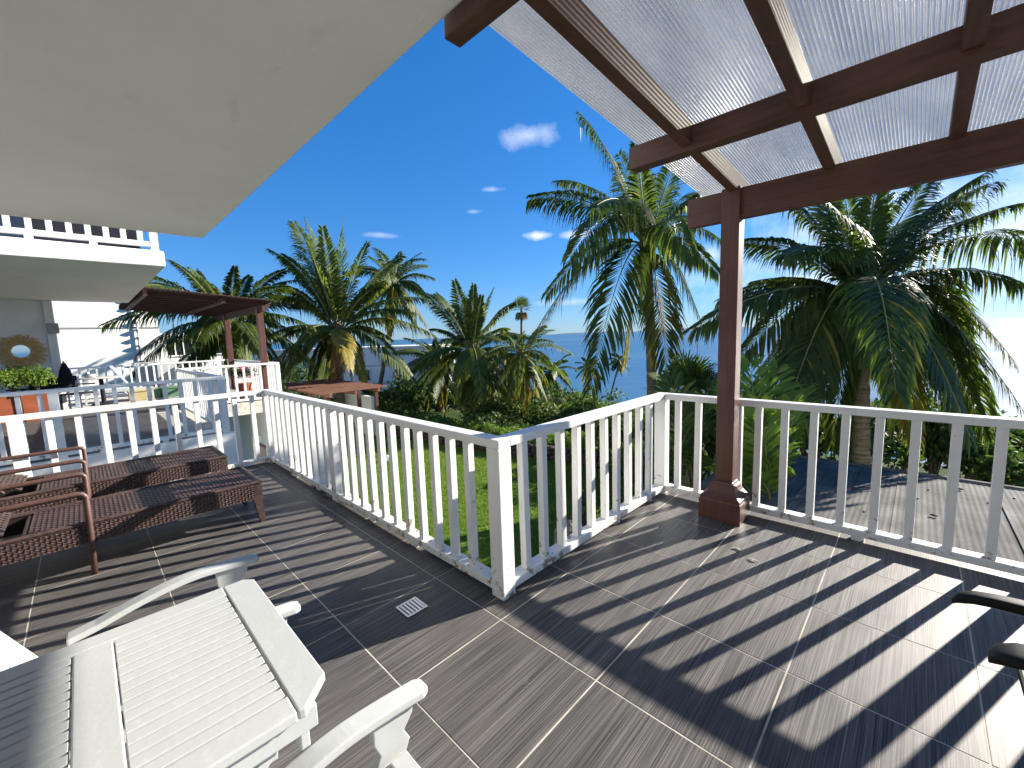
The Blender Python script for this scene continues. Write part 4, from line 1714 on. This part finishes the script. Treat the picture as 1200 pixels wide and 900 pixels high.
def fan_palm(label, crown, base, n, r, pet, seed, mat='palm_leaf', trunk=(.10, .14), skirt=0, lw=.05, cat='palm tree', nl=26):
    rng = random.Random(seed)
    crown, base = V(crown), V(base)
    root = thing('fan_palm', label, cat, base)
    mb = MB()
    mb.tube([base + (crown - base) * (k / 14) for k in range(15)], [(trunk[1] + (trunk[0] - trunk[1]) * k / 14) * (1.05 if k % 2 else .96) for k in range(15)], 10)
    mb.obj('trunk', 'palm_trunk', root, smooth=True)
    for k in range(n):
        s = (k + .5) / n
        el = R(82 - 100 * s)
        az = k * 2.39996 + seed
        d = V((math.cos(az) * math.cos(el), math.sin(az) * math.cos(el), math.sin(el)))
        mb = MB()
        fan_leaf(mb, crown, crown + d * pet * rng.uniform(.8, 1.1), r, rng, n=nl, yellow=(.25 if rng.random() < .15 else 0), lw=lw)
        mb.obj('fan_leaf', [mat, 'rachis'], root, tint=True)
    for k in range(skirt):
        az = k * 2.39996
        d = V((math.cos(az) * .4, math.sin(az) * .4, -.9))
        mb = MB()
        fan_leaf(mb, crown, crown + d * pet * .9, r * .8, rng, lw=lw)
        mb.obj('dead_leaf', ['dead_leaf', 'dead_leaf'], root, tint=True)
    return root


c7 = at(611, 362, 62.0)
fan_palm('far fan palm with a round crown rising above the horizon', c7, V((*at(611, 500, 62).xy, ground_z(*at(611, 500, 62).xy) - .5)), 26, 1.35, 1.0, 41, trunk=(.16, .24), skirt=10, lw=.10, nl=15)
c9 = at(806, 462, 8.6)
fan_palm('spiky green fan palm just behind the railing, left of the brown pillar', c9, V((c9.x, c9.y, LAWN - .1)), 18, .62, .45, 42, 'shrub_leaf', skirt=3, lw=.045)


# bright areca clump between the pillar and the shed roof
def areca(label, base, tips, seed, mat='bright_leaf', n=11, wid=.30, lw=.060):
    rng = random.Random(seed)
    base = V(base)
    root = thing('areca_palm', label, 'plant', base)
    mb = MB()
    for k in range(4):
        a = k * 1.6
        mb.tube([base + V((.12 * math.cos(a), .12 * math.sin(a), 0)), base + V((.2 * math.cos(a), .2 * math.sin(a), 1.6))], [.04, .03], 8)
    mb.obj('cane', 'rachis', root)
    for k, (tip, lf) in enumerate(tips):
        a = k * 2.4
        st = base + V((.2 * math.cos(a), .2 * math.sin(a), 1.3 + .3 * rng.random()))
        mb = MB()
        frond_mesh(mb, st, tip, lf, n, lw, wid, .28, .25, .35, rng, 0, .012, .04)
        mb.obj('frond', [mat, 'rachis'], root, tint=True)
    return root


ab = at(893, 560, 6.3)
areca('bright green areca palm growing beside the brown pillar, in front of the shed roof', (ab.x, ab.y, LAWN), [
    (at(928, 470, 5.9), .22), (at(912, 430, 6.8), .20), (at(880, 425, 6.4), .14), (at(935, 505, 6.2), .26), (at(918, 545, 5.7), .30), (at(890, 470, 5.6), .22), (at(865, 520, 6.0), .26),
    (at(945, 455, 7.0), .22), (at(875, 560, 5.5), .30), (at(900, 500, 5.3), .28), (at(852, 455, 6.8), .2), (at(842, 545, 6.2), .25)], 51)
ab = at(800, 540, 7.4)
areca('shaded areca palm behind the railing between the corner post and the brown pillar', (ab.x, ab.y, LAWN), [
    (at(790, 470, 7.2), .2), (at(828, 480, 7.0), .24), (at(775, 510, 7.0), .26), (at(822, 530, 6.8), .3), (at(796, 560, 6.6), .3), (at(785, 440, 7.8), .2), (at(835, 445, 7.8), .2), (at(808, 500, 6.4), .25)], 52, 'shrub_leaf')


# ------------------------------------------------------------------ shrubs
def shrub_mesh(seed, n=1500, leaf=.10, ell=(1, 1, .8)):
    g = np.random.default_rng(seed)
    # lumpy volume: several lobes
    k = 9
    lob = g.normal(0, .42, (k, 3)) * np.array(ell)
    lob[:, 2] = np.abs(lob[:, 2]) * .8
    rad = g.uniform(.34, .60, k)
    idx = g.integers(0, k, n)
    d = g.normal(0, 1, (n, 3))
    d /= np.linalg.norm(d, axis=1)[:, None]
    d[:, 2] = np.where(d[:, 2] < -.35, -d[:, 2], d[:, 2])
    c = lob[idx] + d * (rad[idx] * g.uniform(.70, 1.05, n))[:, None]
    ax = d + g.normal(0, .55, (n, 3))
    ax /= np.linalg.norm(ax, axis=1)[:, None]
    s = np.cross(ax, g.normal(0, 1, (n, 3)))
    s /= np.linalg.norm(s, axis=1)[:, None]
    t = np.cross(ax, s)
    L = leaf * g.uniform(.6, 1.25, n)[:, None]
    p = [c - t * L * .5, c + s * L * .28, c + t * L * .5 - ax * L * .1, c - s * L * .28]
    vs = np.stack(p, 1).reshape(-1, 3)
    mb = MB()
    me = bpy.data.meshes.new('foliage')
    me.from_pydata(vs.tolist(), [], [(4 * i, 4 * i + 1, 4 * i + 2, 4 * i + 3) for i in range(n)])
    ca = me.color_attributes.new('tint', 'FLOAT_COLOR', 'POINT')
    tv = np.repeat(np.clip(g.normal(.45, .3, n), 0, 1), 4)
    ye = np.repeat((g.uniform(0, 1, n) > .95) * .5, 4)
    ca.data.foreach_set('color', np.stack([tv, ye, tv * 0, tv * 0 + 1], 1).astype(np.float32).ravel())
    return me


def stem_mesh(seed):
    rg = random.Random(seed)
    mb = MB()
    for k in range(6):
        a = k * 1.05
        e = V((.42 * math.cos(a), .42 * math.sin(a), .30 + .25 * rg.random()))
        mb.tube([(0, 0, -.55), e * .5 + V((0, 0, -.1)), e], [.045, .03, .012], 6)
    return mb.mesh('stem', 'bark')


SHM = {}
for nm, mt in (('shrub_leaf', 'shrub_leaf'), ('bright_leaf', 'bright_leaf')):
    SHM[nm] = []
    for k in range(4):
        me = shrub_mesh(100 + k + (50 if nm[0] == 'b' else 0), 1700, .13)
        me.materials.append(M[mt])
        SHM[nm].append(me)
STEM = [stem_mesh(3), stem_mesh(4)]
_sc = [0]


def shrub(label, pos, r, h, mat='shrub_leaf', group=None, cat='shrub'):
    k = _sc[0]
    _sc[0] += 1
    rg = random.Random(k)
    pos = V(pos)
    root = thing('shrub', label, cat, pos, group)
    fo = link('foliage', SHM[mat][k % 4], pos + V((0, 0, h * .44)), root)
    sc_ = (r * rg.uniform(.9, 1.1), r * rg.uniform(.9, 1.1), h * .85)
    rz = rg.uniform(0, 6.28)
    fo.scale = sc_
    fo.rotation_euler = (0, 0, rz)
    st = link('stem', STEM[k % 2], pos + V((0, 0, h * .52)), root)
    st.scale = sc_
    st.rotation_euler = (0, 0, rz)
    return root


def on_ground(px, py_guess, d):
    p = at(px, py_guess, d)
    return V((p.x, p.y, ground_z(p.x, p.y)))


p = on_ground(466, 480, 21)
shrub('round dense dark green bush in front of the pale distant house', p, 1.5, 2.4)
rg = random.Random(77)
# hedge and undergrowth beyond the stone wall, one group
hx = []
for k in range(58):
    px = rg.uniform(440, 705)
    d = rg.uniform(17.5, 44)
    hx.append((px, d))
hx.sort(key=lambda q: -q[1])
for px, d in hx:
    p = on_ground(px, 500, d)
    q = p.y - edge_y(p.x)
    if q < .6:
        continue
    lim = .62 + .030 * d
    if px < 540:
        lim *= .62
    bm_ = 'shrub_leaf' if rg.random() < .72 else 'bright_leaf'
    zone = 'below the pale distant house' if px < 505 else 'around the bushy palm' if px < 580 else 'around the short drooping palm' if px < 640 else 'before the sea beside the tall palm'
    shrub(('dark' if bm_ == 'shrub_leaf' else 'bright') + (' low' if d < 24 else ' far' if d > 34 else '') + ' green bush on the slope ' + zone, p, rg.uniform(1.0, 1.9), lim * rg.uniform(.9, 1.7), bm_, 'bushes on the slope beyond the wall')
# low bright border plants on top of the wall
for k in range(26):
    x = -16.5 + k * .42 + rg.uniform(-.1, .1)
    y = edge_y(x) + .95 + rg.uniform(-.15, .5)
    shrub('low yellow green border plant along the top of the dark stone wall', (x, y, LAWN - .25), rg.uniform(.40, .6), rg.uniform(.75, 1.0), 'bright_leaf', 'border plants along the stone wall')
# right of the corner post, down to the shed
for (px, d, r, h) in ((722, 14, 1.2, 1.8), (748, 13.5, 1.1, 1.9), (775, 13, 1.2, 1.9), (800, 14, 1.3, 2.3), (830, 13, 1.3, 2.4), (700, 19, 1.6, 1.9), (742, 20, 1.6, 2.0), (860, 13.5, 1.4, 2.6), (735, 10, .7, 1.4), (790, 10, .8, 2.0)):
    p = on_ground(px, 520, d)
    shrub(('large dark bush behind the trunk of the tall palm' if px < 765 and d > 12 else 'small dark bush close behind the short railing' if d < 11 else 'dense dark bush just left of the brown pillar') if px < 850 else 'dense dark bush directly behind the brown pillar', p, r, h, 'shrub_leaf', 'undergrowth behind the tall palm')
for (px, d, r, h) in ((1062, 12.8, 1.0, 2.5), (1095, 12.6, 1.2, 2.6), (1130, 12.2, 1.4, 1.9), (1175, 12.2, 1.5, 1.9), (1215, 12, 1.6, 2.0), (1150, 14, 1.9, 2.4), (905, 13.2, 1.6, 2.2), (950, 13.0, 1.7, 1.9), (1000, 13.5, 1.4, 1.6)):
    p = on_ground(px, 540, d)
    shrub('tall dark bush standing up behind the middle of the shed roof edge' if h > 2.4 and px < 1110 and px > 1000 else 'dark bush at the right end of the shed roof edge' if px > 1110 else 'dark bush under the broad palm behind the shed roof', p, r, h, 'shrub_leaf', 'bushes behind the shed roof')
for (px, d, r, h) in ((340, 24, 1.6, 2.0), (380, 23, 1.5, 1.6), (250, 30, 2.2, 3.0), (330, 30, 2.2, 3.2), (410, 26, 1.2, 1.6), (300, 26, 2.0, 2.6), (215, 34, 2.4, 3.4)):
    p = on_ground(px, 460, d)
    shrub('green bush at the foot of the palms beyond the neighbouring terrace', p, r, h, 'shrub_leaf', 'bushes beyond the neighbouring terrace')
# leafy plants on the lawn side under the railing corner
for (px, py, d, r, h) in ((690, 590, 6.6, .32, .62), (712, 575, 7.2, .35, .7), (735, 560, 7.0, .35, .9), (703, 560, 8.3, .4, .8)):
    p = at(px, py, d)
    shrub('broad leafed yellow green plant at the lawn edge by the boulders', (p.x, p.y, LAWN), r, h, 'bright_leaf', 'leafy plants by the boulders')

# dark retaining wall at the back of the lawn: courses of rough stones
sw = thing('stone_wall', 'low dark rough stone retaining wall along the back of the lawn', 'wall', (-11, 10.5, LAWN))
rg = random.Random(9)
mb = MB()
xx = -20.0
while xx < -3.0:
    x2 = xx + 1.0
    mb.hexa([(xx, edge_y(xx) - .02, LAWN - .3), (x2, edge_y(x2) - .02, LAWN - .3), (x2, edge_y(x2) + .28, LAWN - .3), (xx, edge_y(xx) + .28, LAWN - .3),
             (xx, edge_y(xx) - .02, LAWN + .40), (x2, edge_y(x2) - .02, LAWN + .40), (x2, edge_y(x2) + .28, LAWN + .40), (xx, edge_y(xx) + .28, LAWN + .40)])
    xx = x2
mb.obj('wall_core', 'dark_stone', sw)
SME = []
for k in range(5):
    b = MB()
    b.blob((0, 0, 0), (.5, .5, .5), 8, 6, .13, rg)
    SME.append(b.mesh('stone', 'dark_stone'))
cnt = 0
for row in range(3):
    xx = -18.5 + .17 * (row % 2)
    while xx < -4.2 and cnt < 290:
        w = rg.uniform(.20, .34)
        s_ = link('stone', SME[rg.randrange(5)], (xx + w / 2, edge_y(xx + w / 2) - .05, LAWN + .07 + row * .16), sw)
        s_.scale = (w * 1.08, .24, .18)
        s_.rotation_euler = (0, 0, rg.uniform(-.1, .1))
        xx += w
        cnt += 1

# boulders on the lawn beside the corner
for k, (px, py, d, sx, sy, sz, lb) in enumerate(((668, 585, 8.0, .36, .32, .55, 'tall brown boulder standing at the lawn edge seen through the short railing'),
                                                 (655, 600, 7.5, .30, .28, .30, 'low dark boulder in front of the tall brown boulder on the lawn'),
                                                 (682, 560, 8.6, .28, .25, .8, 'upright dark rock behind the tall brown boulder'))):
    p = at(px, py, d)
    mb = MB()
    mb.blob((p.x, p.y, LAWN + sz * .35), (sx, sy, sz), 12, 9, .12, random.Random(k))
    tag(mb.obj('boulder', 'stone' if k == 0 else 'dark_stone'), lb, 'rock', 'rocks on the lawn')
p = at(455, 540, 15)
mb = MB()
mb.blob((p.x, p.y, LAWN + .1), (.17, .12, .12), 10, 7, .08, random.Random(2))
tag(mb.obj('garden_lamp', 'white_wall', smooth=True), 'small white round object lying on the lawn', 'stone')

# ------------------------------------------------------------------ shed with corrugated roof
sh = thing('shed', 'low shed with weathered grey corrugated roof beyond the right railing', 'shed', (1.5, 7.0, LAWN))
X0s, X1s, Y0s, Y1s = -2.25, 6.0, 4.25, 9.6


def zs(y):
    return -.93 - .03 * (y - 6)


sheets = [-2.25, -1.18, -.13, .92, 1.97, 3.02, 4.07, 5.1, 6.0]
for a, b in zip(sheets[:-1], sheets[1:]):
    mb = MB()
    p_ = .058
    n = int(round((b - a + .05) / p_ * 6))
    ysub = [Y0s, 6.0, 7.8, Y1s]
    vs = []
    for i in range(n + 1):
        x = a + i * p_ / 6
        h_ = .0026 * math.cos(2 * math.pi * i / 6)
        for y in ysub:
            vs.append((x, y, zs(y) + h_ + (.004 * (sheets.index(a) % 2)) + .012 * max(0, 1 - i / 6)))
    m_ = len(ysub)
    mb.add(vs, [(i * m_ + j, (i + 1) * m_ + j, (i + 1) * m_ + j + 1, i * m_ + j + 1) for i in range(n) for j in range(m_ - 1)])
    mb.obj('roof_sheet', 'shed_sheet', sh, smooth=True)
mb = MB()
mb.box((-2.15, 4.35, LAWN - .2), (5.9, 9.5, -1.25))
mb.obj('wall', 'white_wall', sh)
mb = MB()
mb.box((-2.30, Y1s + .003, zs(Y1s) - .08), (6.05, Y1s + .07, zs(Y1s) + .035))
mb.obj('eave_trim', 'shed_sheet', sh)
mb = MB()
mb.box((-2.34, Y0s, zs(Y0s) - .12), (-2.26, Y1s, zs(Y0s) + .03))
mb.obj('eave_trim', 'shed_sheet', sh)
mb = MB()
rg = random.Random(3)
for k in range(26):
    x, y = rg.uniform(-1.6, 3.0), rg.uniform(6.3, 9.3)
    mb.blob((x, y, zs(y) + .012), (.016, .016, .010), 6, 4)
mb.obj('roof_bolt', 'drain_dark', sh)['kind'] = 'stuff'
# debris and small leaves lying on the roof
for k, (x, y) in enumerate(((.55, 9.0), (-.6, 8.0), (.25, 7.4), (-1.2, 8.2))):
    mb = MB()
    mb.blob((x, y, zs(y) + .025), (.04, .025, .014), 7, 5, .2, rg)
    tag(mb.obj('fallen_nut', 'dark_stone'), 'small dark fallen seed pod lying on the corrugated shed roof', 'seed pod', 'debris on the shed roof')

# ------------------------------------------------------------------ houses beyond
def window(parent, c, w, h, nrm_x=True, panes=3, mat='white_paint'):
    """window on a wall facing +x (nrm_x) at c=(x,y,z centre) or facing -y"""
    c = V(c)
    mb = MB()
    t_ = .05
    def bx(a0, a1, z0, z1, d0, d1):
        if nrm_x:
            mb.box((c.x + d0, c.y + a0, c.z + z0), (c.x + d1, c.y + a1, c.z + z1))
        else:
            mb.box((c.x + a0, c.y - d1, c.z + z0), (c.x + a1, c.y - d0, c.z + z1))
    bx(-w / 2, w / 2, -h / 2 - t_, -h / 2, .0, .07)
    bx(-w / 2, w / 2, h / 2, h / 2 + t_, .0, .05)
    bx(-w / 2 - t_, -w / 2, -h / 2 - t_, h / 2 + t_, .0, .05)
    bx(w / 2, w / 2 + t_, -h / 2 - t_, h / 2 + t_, .0, .05)
    for k in range(1, panes):
        a = -w / 2 + w * k / panes
        bx(a - t_ / 2, a + t_ / 2, -h / 2, h / 2, .005, .045)
    f_ = mb.obj('window', mat, parent)
    for k in range(panes):
        mb = MB()
        a0, a1 = -w / 2 + w * k / panes + (t_ / 2 if k else 0), -w / 2 + w * (k + 1) / panes - (t_ / 2 if k < panes - 1 else 0)
        bx(a0, a1, -h / 2, h / 2, .008, .016)
        mb.obj('pane', 'window_glass', f_)


hA = thing('house', 'white house wall with downpipe and side window beyond the neighbouring terrace', 'house', (-28, 1, LAWN))
mb = MB()
mb.box((-32, -6.0, LAWN - .5), (-26.0, 2.72, 4.2))
mb.obj('wall', 'house_white', hA)
mb = MB()
mb.add([(-33, -6.3, 5.9), (-25.5, -6.3, 5.9), (-25.5, 3.05, 4.15), (-33, 3.05, 4.15), (-33, -6.3, 6.05), (-25.5, -6.3, 6.05), (-25.5, 3.05, 4.3), (-33, 3.05, 4.3)],
       [(3, 2, 1, 0), (4, 5, 6, 7), (0, 1, 5, 4), (1, 2, 6, 5), (2, 3, 7, 6), (3, 0, 4, 7)])
mb.obj('roof', 'roof_grey', hA)
mb = MB()
mb.box((-26.0, -6.0, 2.46), (-25.97, 2.72, 2.52))
mb.obj('wall_band', 'trim_grey', hA)
mb = MB()
mb.tube([(-25.93, 1.93, -1.5), (-25.93, 1.93, 4.1)], .03, 8)
for k in range(9):
    mb.lathe((-25.88, 1.93, .8 + k * .36), [(.03, 0), (.10, .14), (.10, .16)], 10)
mb.obj('rain_chain', 'trim_grey', hA)
mb = MB()
mb.box((-31, 2.723, LAWN - .5), (-26.4, 6.2, 2.05))
mb.obj('side_wing', 'house_white', hA)
mb = MB()
mb.box((-31.2, 2.73, 2.053), (-26.1, 6.4, 2.2))
mb.obj('wing_roof', 'house_white', hA)
window(hA, (-26.4, 3.45, 1.5), 1.0, .75)
window(hA, (-26.4, 5.1, 1.5), 1.3, .75)

hA.scale = (1.154, 1.154, 1.154)
hA.location = (-32.3, 1.154, -3.47)
hB = thing('house', 'pale two storey house with horizontal bands behind the palms', 'house', (-40, 20, -6))
a_, b_ = at(318, 402, 40), at(512, 402, 38)
ax = V((b_.x - a_.x, b_.y - a_.y, 0))
Lh = ax.length
ax.normalize()
nrm_ = V((ax.y, -ax.x, 0))
if nrm_.dot(V((-a_.x, -a_.y, 0))) < 0:
    nrm_ = -nrm_


def hb(u0, u1, d0, d1, z0, z1):
    mb = MB()
    o = V((a_.x, a_.y, 0))
    P_ = lambda u, d, z: o + ax * u + nrm_ * d + V((0, 0, z))
    mb.hexa([P_(u0, d1, z0), P_(u1, d1, z0), P_(u1, d0, z0), P_(u0, d0, z0), P_(u0, d1, z1), P_(u1, d1, z1), P_(u1, d0, z1), P_(u0, d0, z1)])
    return mb


ztop = at(440, 408, 40).z
zb1, zb2, zb0 = at(440, 428, 40).z, at(440, 448, 40).z, -8.5
hb(0, Lh, -6, 0, zb0, ztop).obj('wall', 'house_pale', hB)
hb(-.1, Lh + .1, -6.2, .12, ztop + .003, ztop + .14).obj('roof', 'house_white', hB)
hb(0, Lh, .002, .06, zb1 - .05, zb1 + .05).obj('wall_band', 'trim_grey', hB)
hb(0, Lh, .002, .06, zb2 - .05, zb2 + .05).obj('wall_band', 'trim_grey', hB)
for u, z in ((Lh * .12, zb1 - .85), (Lh * .36, zb1 - .85), (Lh * .56, zb1 - .85), (Lh * .78, zb1 - .85), (Lh * .3, zb2 - 1.6), (Lh * .62, zb2 - 1.6), (Lh * .86, zb2 - 1.6)):
    f_ = hb(u - .65, u + .65, .002, .09, z - .6, z + .6).obj('window', 'house_white', hB)
    hb(u - .55, u - .04, .092, .10, z - .5, z + .5).obj('pane', 'window_glass', f_)
    hb(u + .04, u + .55, .092, .10, z - .5, z + .5).obj('pane', 'window_glass', f_)

# small brown trellis roof on posts in the lower garden
sp = thing('garden_pergola', 'small weathered reddish brown slatted pergola low in the garden left of the lawn', 'pergola', (-17.5, 7.2, LAWN))
zt = -.32
X0p, X1p, Y0p, Y1p = -21.0, -15.2, 5.9, 8.3
for y in (Y0p + .25, (Y0p + Y1p) / 2, Y1p - .25):
    mb = MB()
    mb.box((X0p, y - .05, zt - .17), (X1p, y + .05, zt - .02))
    mb.obj('beam', 'weathered_brown', sp)
for k in range(26):
    x = X0p + .1 + k * .222
    mb = MB()
    mb.box((x, Y0p - .1, zt - .018), (x + .12, Y1p + .1, zt + .03 + .01 * (k % 3)))
    mb.obj('slat', 'weathered_brown', sp)
for x in (X0p + .3, -17, X1p - .3):
    for y in (Y0p + .25, Y1p - .25):
        mb = MB()
        mb.box((x - .07, y - .06, LAWN), (x + .07, y + .06, zt - .172))
        mb.obj('post', 'dark_slat', sp)
# low white garden wall behind it
mb = MB()
mb.box((-21, 8.9, LAWN - .3), (-17.6, 9.05, -1.0))
tag(mb.obj('garden_wall', 'white_wall'), 'low white garden wall behind the small brown pergola', 'wall')
# brown garden door in the white wall low in the gap between the terraces
gd = thing('garden_gate', 'small white gate with brown door low in the gap between the two terraces', 'gate', (-9.3, 2.6, LAWN))
mb = MB()
mb.box((-9.2, 2.2, LAWN), (-8.5, 2.28, -.4))
mb.obj('door', 'door_brown', gd)
for x in (-9.32, -8.48):
    mb = MB()
    mb.box((x, 2.18, LAWN), (x + .1, 2.3, -.3))
    mb.obj('gate_post', 'white_paint', gd)

# ------------------------------------------------------------------ furniture of the neighbouring terrace
def pot_plant(label, x, y, w, l, h, seed, ph=.5):
    root = thing('potted_plant', label, 'plant', (x, y, NZ0))
    mb = MB()
    vs = [(x - w * .42, y - l * .46, NZ0), (x + w * .42, y - l * .46, NZ0), (x + w * .42, y + l * .46, NZ0), (x - w * .42, y + l * .46, NZ0),
          (x - w / 2, y - l / 2, NZ0 + h), (x + w / 2, y - l / 2, NZ0 + h), (x + w / 2, y + l / 2, NZ0 + h), (x - w / 2, y + l / 2, NZ0 + h)]
    mb.hexa(vs)
    mb.box((x - w / 2 - .015, y - l / 2 - .015, NZ0 + h + .001), (x + w / 2 + .015, y + l / 2 + .015, NZ0 + h + .045))
    mb.obj('pot', 'terracotta', root, bevel=.008)
    fo = link('foliage', SHM['bright_leaf'][seed % 4], (x, y, NZ0 + h + ph * .36), root)
    fo.scale = (max(w, .4) * .9, l * .68, ph * .95)
    st = link('stem', STEM[seed % 2], (x, y, NZ0 + h + ph * .45), root)
    st.scale = (w * .9, l * .6, ph * .9)
    return root


nbx = mx(XD)


def leafy(px, d, w, l, h, lb, sd, ph):
    p = at(px, 470, d)
    return pot_plant(lb, p.x, p.y, w, l, h, sd, ph)


leafy(18, 9.0, .4, .75, .60, 'leafy green plant in an orange trough at the left edge of the neighbouring terrace', 1, .55)
leafy(46, 9.2, .36, .5, .60, 'bushy green plant in a square orange pot beside the trough', 2, .5)

# dark folded parasol
p = at(78, 448, 10.0)
pr_ = thing('parasol', 'folded black parasol standing on the neighbouring terrace', 'parasol', (p.x, p.y, NZ0))
mb = MB()
mb.lathe((p.x, p.y, .62), [(.13, 0), (.15, .15), (.10, .42), (.03, .62)], 14)
mb.obj('canopy', 'black_fabric', pr_, smooth=True)
mb = MB()
mb.tube([(p.x, p.y, NZ0), (p.x, p.y, 1.28)], .018, 8)
mb.obj('pole', 'trim_grey', pr_)
mb = MB()
mb.lathe((p.x, p.y, NZ0), [(.2, 0), (.2, .05), (.05, .08)], 16)
mb.obj('base', 'trim_grey', pr_)


def dark_chair(label, x, y, rz):
    root = thing('patio_chair', label, 'chair', (x, y, NZ0), 'dark patio chairs on the neighbouring terrace')
    def add(nm, lo, hi):
        mb = MB()
        mb.box(lo, hi)
        c_, s_ = math.cos(rz), math.sin(rz)
        mb.v = [(x + p[0] * c_ - p[1] * s_, y + p[0] * s_ + p[1] * c_, NZ0 + p[2]) for p in mb.v]
        mb.obj(nm, 'black_fabric', root, bevel=.006)
    add('seat', (-.24, -.24, .40), (.24, .24, .44))
    add('backrest', (-.24, .21, .46), (.24, .24, .86))
    for sx in (-1, 1):
        add('armrest', (sx * .25 - .02, -.2, .62), (sx * .25 + .02, .22, .65))
        for sy in (-1, 1):
            add('leg', (sx * .225 - .018, sy * .225 - .018, 0), (sx * .225 + .018, sy * .225 + .018, .398 if sy > 0 else .40))
    return root


for px, d, rz, lb in ((22, 9.9, .3, 'dark patio chair below the orange trough, leftmost on the neighbouring terrace'), (52, 9.9, 1.4, 'dark patio chair right of the orange pots'), (95, 10.6, 2.4, 'dark patio chair beside the dining table on the neighbouring terrace')):
    p = at(px, 480, d)
    dark_chair(lb, p.x, p.y, rz)
p = at(122, 470, 11.5)
dt = thing('dining_table', 'round table with a dark top on the neighbouring terrace', 'table', (p.x, p.y, NZ0))
mb = MB()
mb.lathe((p.x, p.y, NZ0 + .72), [(.5, 0), (.52, .015), (.5, .03)], 28)
mb.obj('tabletop', 'roof_grey', dt)
mb = MB()
mb.lathe((p.x, p.y, NZ0), [(.25, 0), (.25, .03), (.05, .06), (.045, .70)], 16)
mb.obj('pedestal', 'black_fabric', dt)
mb = MB()
mb.lathe((p.x + .1, p.y - .2, NZ0 + .752), [(.09, 0), (.12, .05), (.115, .10)], 16)
tag(mb.obj('bowl', 'trim_grey', smooth=True), 'grey bowl standing on the round table of the neighbouring terrace', 'bowl')

for k, (px, d, lb) in enumerate(((148, 12.2, 'white lounger with raised pale blue cushion, left of the green boxes'),)):
    p = at(px, 455, d)
    wl_ = thing('white_lounger', lb, 'sun lounger', (p.x, p.y, NZ0))
    mb = MB()
    mb.box((p.x - .3, p.y - .9, NZ0 + .28), (p.x + .3, p.y + .6, NZ0 + .34))
    mb.obj('frame', 'white_furniture', wl_, bevel=.01)
    for sx in (-.26, .26):
        for sy in (-.85, .55):
            mb = MB()
            mb.box((p.x + sx - .025, p.y + sy - .025, NZ0), (p.x + sx + .025, p.y + sy + .025, NZ0 + .28))
            mb.obj('leg', 'white_furniture', wl_)
    mb = MB()
    mb.box((p.x - .28, p.y - .85, NZ0 + .342), (p.x + .28, p.y + .05, NZ0 + .41))
    mb.obj('cushion', 'cushion_blue', wl_, bevel=.02)
    mb = MB()
    mb.hexa([(p.x - .28, p.y + .06, NZ0 + .36), (p.x + .28, p.y + .06, NZ0 + .36), (p.x + .28, p.y + .14, NZ0 + .34), (p.x - .28, p.y + .14, NZ0 + .34),
             (p.x - .28, p.y - .32, NZ0 + 1.02), (p.x + .28, p.y - .32, NZ0 + 1.02), (p.x + .28, p.y - .24, NZ0 + 1.04), (p.x - .28, p.y - .24, NZ0 + 1.04)])
    mb.obj('back_cushion', 'cushion_blue', wl_, bevel=.02)

for px, py, d, nm, mt, lb in ((178, 458, 12.6, 'storage_box', 'green_plastic', 'left of the two green storage boxes behind the neighbouring railing'), (199, 456, 12.8, 'storage_box', 'green_plastic', 'right of the two green storage boxes behind the neighbouring railing'), (161, 460, 12.2, 'storage_box', 'yellow_plastic', 'pale yellow storage box behind the neighbouring railing')):
    p = at(px, py, d)
    b_x = thing(nm, lb, 'box', (p.x, p.y, NZ0), 'storage boxes')
    mb = MB()
    zt_ = p.z + .08
    mb.box((p.x - .16, p.y - .2, NZ0), (p.x + .16, p.y + .2, zt_ - .05))
    mb.obj('body', mt, b_x, bevel=.01)
    mb = MB()
    mb.box((p.x - .18, p.y - .22, zt_ - .049), (p.x + .18, p.y + .22, zt_))
    mb.obj('lid', mt, b_x, bevel=.01)
# white bench with two blocks behind them
for px, lb in ((172, 'white square planter block near the farthest railing, left one'), (196, 'white square planter block near the farthest railing, right one')):
    p = at(px, 440, 15.0)
    q_ = thing('planter', lb, 'planter', (p.x, p.y, NZ0), 'white planter blocks')
    mb = MB()
    mb.box((p.x - .2, p.y - .28, NZ0), (p.x + .2, p.y + .28, .98))
    mb.obj('body', 'white_furniture', q_, bevel=.02)
    mb = MB()
    mb.box((p.x - .22, p.y - .30, .981), (p.x + .22, p.y + .30, 1.02))
    mb.obj('rim', 'white_furniture', q_, bevel=.01)
# flowering pot by the far corner post
p = at(286, 452, 12.0)
fp = thing('flower_pot', 'potted plant with red pink flowers near the far corner post', 'plant', (p.x, p.y, NZ0))
mb = MB()
mb.lathe((p.x, p.y, NZ0), [(.13, 0), (.19, .35), (.21, .36), (.21, .40)], 18)
mb.obj('pot', 'terracotta', fp)
fo = link('foliage', SHM['shrub_leaf'][1], (p.x, p.y, NZ0 + .6), fp)
fo.scale = (.34, .34, .34)
mb = MB()
rg = random.Random(8)
for k in range(60):
    a, e = rg.uniform(0, 6.28), rg.uniform(-.2, 1.4)
    r_ = .30 * rg.uniform(.8, 1.1)
    mb.blob((p.x + r_ * math.cos(a) * math.cos(e), p.y + r_ * math.sin(a) * math.cos(e), NZ0 + .62 + r_ * math.sin(e)), (.03, .03, .02), 6, 4)
mb.obj('flower', 'flower_pink', fp)['kind'] = 'stuff'
